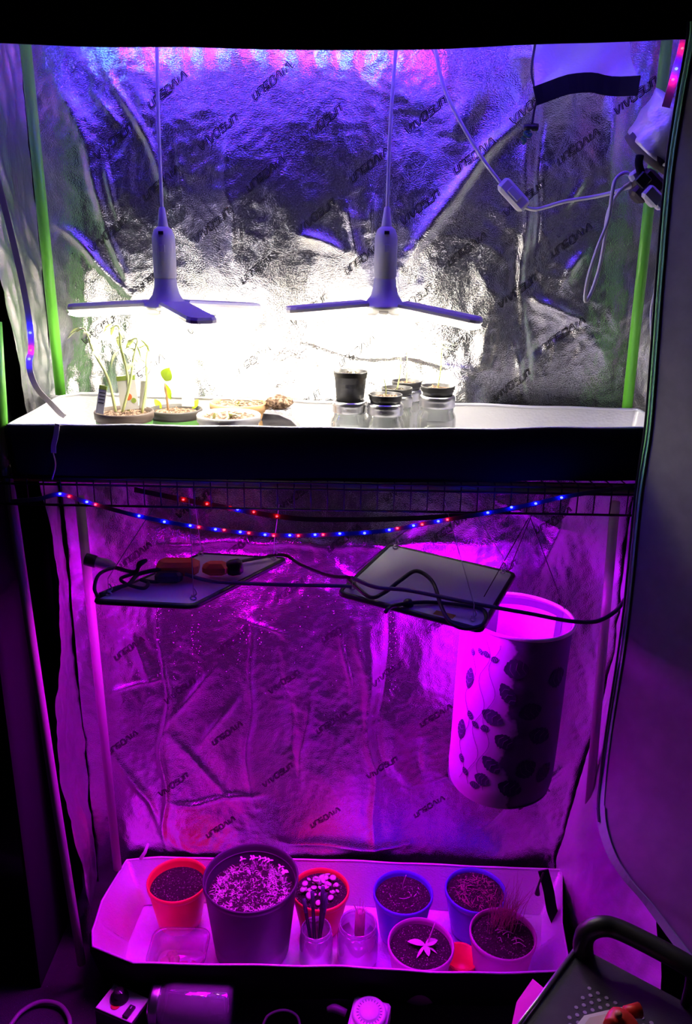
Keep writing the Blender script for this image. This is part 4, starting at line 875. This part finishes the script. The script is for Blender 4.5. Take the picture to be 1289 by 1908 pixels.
# clear food box at left front
c = at(335, 1755, Z=.075); T = Thing('clear_container', 'clear plastic food container with scraps in front of the small red pot', 'container', (c[0], c[1]+.0, LZ+.004))
def rrect(W, D, r, z, n=6):
    out = []
    for sx_, sy_, a0 in ((1, 1, 0), (-1, 1, 90), (-1, -1, 180), (1, -1, 270)):
        for k in range(n+1): a = math.radians(a0+90*k/n); out.append((c[0]+sx_*(W/2-r)+r*math.cos(a), c[1]-.015+sy_*(D/2-r)+r*math.sin(a), z))
    return out
rings = [rrect(.105, .085, .02, LZ+.005), rrect(.112, .092, .022, LZ+.012), rrect(.130, .108, .026, .072), rrect(.138, .116, .028, .073), rrect(.138, .116, .028, .076), rrect(.126, .104, .025, .073), rrect(.108, .088, .021, LZ+.014)]
N = len(rings[0]); V = sum(rings, []); F = [(j*N+k, j*N+(k+1) % N, (j+1)*N+(k+1) % N, (j+1)*N+k) for j in range(len(rings)-1) for k in range(N)]+[tuple(range(N-1, -1, -1))]
T.part('shell', (V, F), M_clear, True)
g = random.Random(8)
for k in range(9):
    q = np.array([c[0]+g.uniform(-.04, .04), c[1]-.02+g.uniform(-.03, .03), LZ+.016+g.uniform(0, .01)]); Vb, Fb = ball((0, 0, 0), g.uniform(.008, .014), 6)
    Vb = np.array(Vb)*(1+.3*np.random.default_rng(k).normal(size=(len(Vb), 1))*.5); T.part('scrap', (Vb+q, Fb), mat('scrap', (.5, .32, .28), .8), True)
single('plant_stake', tube([at(262, 1600, Y=1.70), at(270, 1588, Y=1.70), at(276, 1572, Y=1.70)], [.005, .0045, .003], 8), M_whitepot, 'short pale stake standing behind the small red pot', 'stake', at(262, 1600, Y=1.70), True)

# ------------------------------------------------------------------ things on the floor in front
def tilt_box(T, name, c, s, R, m, bev=.003, under=None): return T.part(name, box(c, s, R, bev), m, under=under)
c = at(228, 1868, Z=.062); T = Thing('dial_controller', 'small box with black knob and white face at the lower left', 'controller', (c[0], c[1], 0))
R = rot(0, 0, math.radians(-22)); tilt_box(T, 'case', c+np.array([0, 0, -.033]), (.098, .070, .058), R, M_bplast)
face = tilt_box(T, 'face_plate', c+np.array([0, 0, -.003]), (.094, .064, .004), R, M_paper, .001)
kc = c+R@np.array([-.012, .006, 0]); T.part('knob', lathe([(.020, -.001), (.020, .006), (.012, .009), (.0115, .022), (.009, .024), (1e-4, .024)], kc, 24), M_bplast, True)
T.part('knob_pointer', box(kc+np.array([.006, -.006, .0245]), (.010, .0018, .001), rot(0, 0, -.7)), M_paper)
T.part('red_mark', lathe([(1e-4, .0), (.010, .0), (.010, -.001)], kc+np.array([-.004, -.018, .001]), 16), mat('red_print', (.6, .05, .02), .6))
sw_ = tilt_box(T, 'rocker_switch', c+R@np.array([.028, -.014, .002]), (.014, .030, .006), R, M_bplast, .001)
T.part('switch_mark', box(c+R@np.array([.028, -.006, .0055]), (.0015, .006, .0006), R), M_paper, under=sw_)
# jar on its side
c = at(362, 1874, Z=.055); T = Thing('lying_jar', 'large glass jar lying on its side on the floor before the tent', 'jar', (c[0], c[1], 0)); RJ = rot(0, math.radians(90), math.radians(-4)); Rj = .052
T.part('glass', lathe([(1e-4, .085), (Rj*.88, .085), (Rj, .075), (Rj, -.045), (Rj*.93, -.060), (Rj*.80, -.070), (Rj*.80, -.078), (Rj*.75, -.078), (Rj*.75, -.068), (Rj*.94, -.043), (Rj*.94, .072), (1e-4, .078)], c, 44, RJ), M_glass, True)
T.part('screw_band', lathe([(Rj*.82, -.072), (Rj*.86, -.073), (Rj*.84, -.077), (Rj*.86, -.080), (Rj*.84, -.084), (Rj*.86, -.088), (Rj*.82, -.094), (1e-4, -.095)], c, 44, RJ), M_steel, True)
T.part('foil_reflection', lathe([(Rj*.5, -.05), (Rj*.55, .07)], c+np.array([0, 0, -.01]), 20, RJ), M_foil_flat, True) if False else None
# embossed oval and bars on the jar side
for k in range(5):
    a = math.radians(60+k*14); pts = [c+RJ@np.array([(Rj+.0006)*math.cos(a-math.pi/2-1.0), (Rj+.0006)*math.sin(a-math.pi/2-1.0), z]) for z in np.linspace(-.02, .045, 8)]
    T.part('embossed_bar', tube(pts, .0012, 5), M_glass, True)
# timer
c = at(688, 1890, Z=.075); T = Thing('plug_timer', 'square plug timer with round pale dial lying at the bottom centre', 'timer', (c[0], c[1], 0)); R = rot(math.radians(8), 0, math.radians(-14))
tilt_box(T, 'case', c+np.array([0, 0, -.026]), (.082, .082, .050), R, M_whitepot, .006)
T.part('dial', lathe([(.037, 0), (.037, .006), (.033, .010), (.030, .0105), (.029, .0085), (.022, .0085), (.021, .012), (.019, .0135), (1e-4, .0135)], c, 40, R), M_white, True)
dk = mat('dial_tick', (.12, .10, .12), .6)
for k in range(24):
    a = k*math.pi/12; T.part('dial_tick', box(c+R@np.array([.0255*math.cos(a), .0255*math.sin(a), .0088]), (.005, .0014, .0008), R@rot(0, 0, a)), dk)
T.part('plug_tail', tube([c+np.array([-.05, .01, -.01]), c+np.array([-.075, .018, -.006]), c+np.array([-.09, .02, -.012])], [.008, .009, .006], 10, 4), mat('grey_cord', (.10, .09, .10), .5), True)
def cab(label, pts, Zs, r): single('floor_cable', tube([at(*p, Z=z) for p, z in zip(pts, Zs)], r, 8, 8), mat('grey_cord2', (.22, .20, .22), .5), label, 'cable', at(*pts[len(pts)//2], Z=0), True)
cab('cable curving in a wide arc on the floor at the lower left corner', [(18, 1912), (40, 1885), (75, 1867), (110, 1872), (128, 1895), (130, 1920)], [.012]*6, .005)
cab('thin cable loop on the floor between the lying jar and the timer', [(488, 1915), (500, 1892), (528, 1882), (552, 1892), (560, 1915)], [.02, .04, .05, .04, .02], .003)
# pink board and film
c = at(985, 1850, Z=.10)
V = [at(990, 1828, Y=1.33), at(1010, 1845, Y=1.30), at(1000, 1925, Y=1.25), at(950, 1925, Y=1.27), at(962, 1868, Y=1.31)]; V2 = [v+np.array([.004, .006, 0]) for v in V]; n = 5
single('folded_card', (V+V2, [tuple(range(n)), tuple(range(2*n-1, n-1, -1))]+[(i, (i+1) % n, n+(i+1) % n, n+i) for i in range(n)]), mat('pink_card', (.75, .38, .42), .7), 'pink folded card leaning on the floor beside the metal cart', 'card', V[3])
# cart at the lower right
pz = .72
def cp_(x, y, z=pz): return at(x, y, Z=z)
T = Thing('metal_cart', 'black metal cart top with perforated holes and curved tube handle at the lower right', 'cart', (cp_(1180, 1900)[0], cp_(1180, 1900)[1], 0))
A, B, Cc, D = cp_(1078, 1763), cp_(1310, 1886), cp_(1180, 2110), cp_(925, 1968)
th = np.array([0, 0, -.012]); V = [A, B, Cc, D, A+th, B+th, Cc+th, D+th]
M_cart = mat('cart_black', (.024, .022, .028), .55, bump=(500, .3, .0008), speck=(40, .5, .7, (.034, .031, .038)))
top = T.part('tray_top', (V, [(3, 2, 1, 0), (4, 5, 6, 7)]+[(i, (i+1) % 4, 4+(i+1) % 4, 4+i) for i in range(4)]), M_cart)
T.part('edge_rail', tube([A+np.array([0, 0, .002]), D+np.array([0, 0, .002])], .0035, 8), mat('cart_edge', (.35, .34, .38), .3, .8), True)
T.part('handle', tube([cp_(1090, 1775)+np.array([0, 0, -.01]), at(1086, 1758, Z=.742), at(1094, 1737, Z=.765), at(1118, 1726, Z=.778), at(1150, 1731, Z=.778), at(1215, 1762, Z=.778), at(1275, 1795, Z=.778), at(1300, 1812, Z=.775)], .0135, 14, 6), M_bplast, True)
T.part('handle_post', tube([at(1288, 1805, Z=.775), at(1284, 1840, Z=.745), cp_(1276, 1872)], .006, 10), M_cart, True)
ex = (B-A)/np.linalg.norm(B-A); ey = (D-A)/np.linalg.norm(D-A)
hm = mat('hole_lilac', (.30, .26, .36), .5)
hv, hf = lathe([(1e-4, .0006), (.0024, .0006), (.0028, 0)], (0, 0, 0), 10); hme = bpy.data.meshes.new('hole'); hme.from_pydata([tuple(v) for v in hv], [], hf); hme.materials.append(hm)
H0 = cp_(1098, 1842)
for i in range(13):
    for j in range(13):
        p = H0+ex*(i*.0115+(.0057 if j % 2 else 0))+ey*j*.0095
        T.inst('hole', hme, p+np.array([0, 0, .0002]), under=top)
for k in range(3):
    pass
for q in (A*.92+Cc*.08, B*.95+D*.05, Cc, D): T.part('leg', tube([q+np.array([0, 0, -.012]), (q[0], q[1], 0)], .010, 10), M_cart, True)
# spray nozzle lying on the cart
c = cp_(1130, 1893, pz+.018); T = Thing('hose_nozzle', 'white and red plastic nozzle lying on the black cart', 'nozzle', (c[0], c[1], pz))
pts = [(1062, 1925), (1088, 1892), (1158, 1876), (1172, 1896), (1160, 1925)]; V = [at(*p, Z=pz+.030) for p in pts]; V2 = [at(*p, Z=pz+.030)+np.array([0, 0, -.026]) for p in pts]; n = 5
T.part('body', (V+V2, [tuple(range(n-1, -1, -1)), tuple(range(n, 2*n))]+[(i, (i+1) % n, n+(i+1) % n, n+i) for i in range(n)]), M_white)
pts = [(1088, 1910), (1098, 1896), (1152, 1884), (1160, 1898), (1150, 1920)]; T.part('inset', (lambda Q: (Q, [tuple(range(4, -1, -1))]))([at(*p, Z=pz+.0312) for p in pts]), mat('cream', (.62, .56, .48), .5))
T.part('lever', tube([at(1140, 1915, Z=pz+.040), at(1150, 1895, Z=pz+.040), at(1168, 1905, Z=pz+.038), at(1180, 1925, Z=pz+.034)], .011, 10, 4), mat('red_lever', (.70, .03, .02), .45), True)
T.part('lever_pin', lathe([(.0045, 0), (.0045, .004), (.003, .006), (1e-4, .006)], at(1151, 1893, Z=pz+.050), 16), mat('red_pin', (.8, .25, .18), .4), True)
T.part('red_tip', tube([at(1164, 1886, Z=pz+.025), at(1192, 1882, Z=pz+.025)], [.007, .009], 10), mat('red_lever', (.70, .03, .02), .45), True)
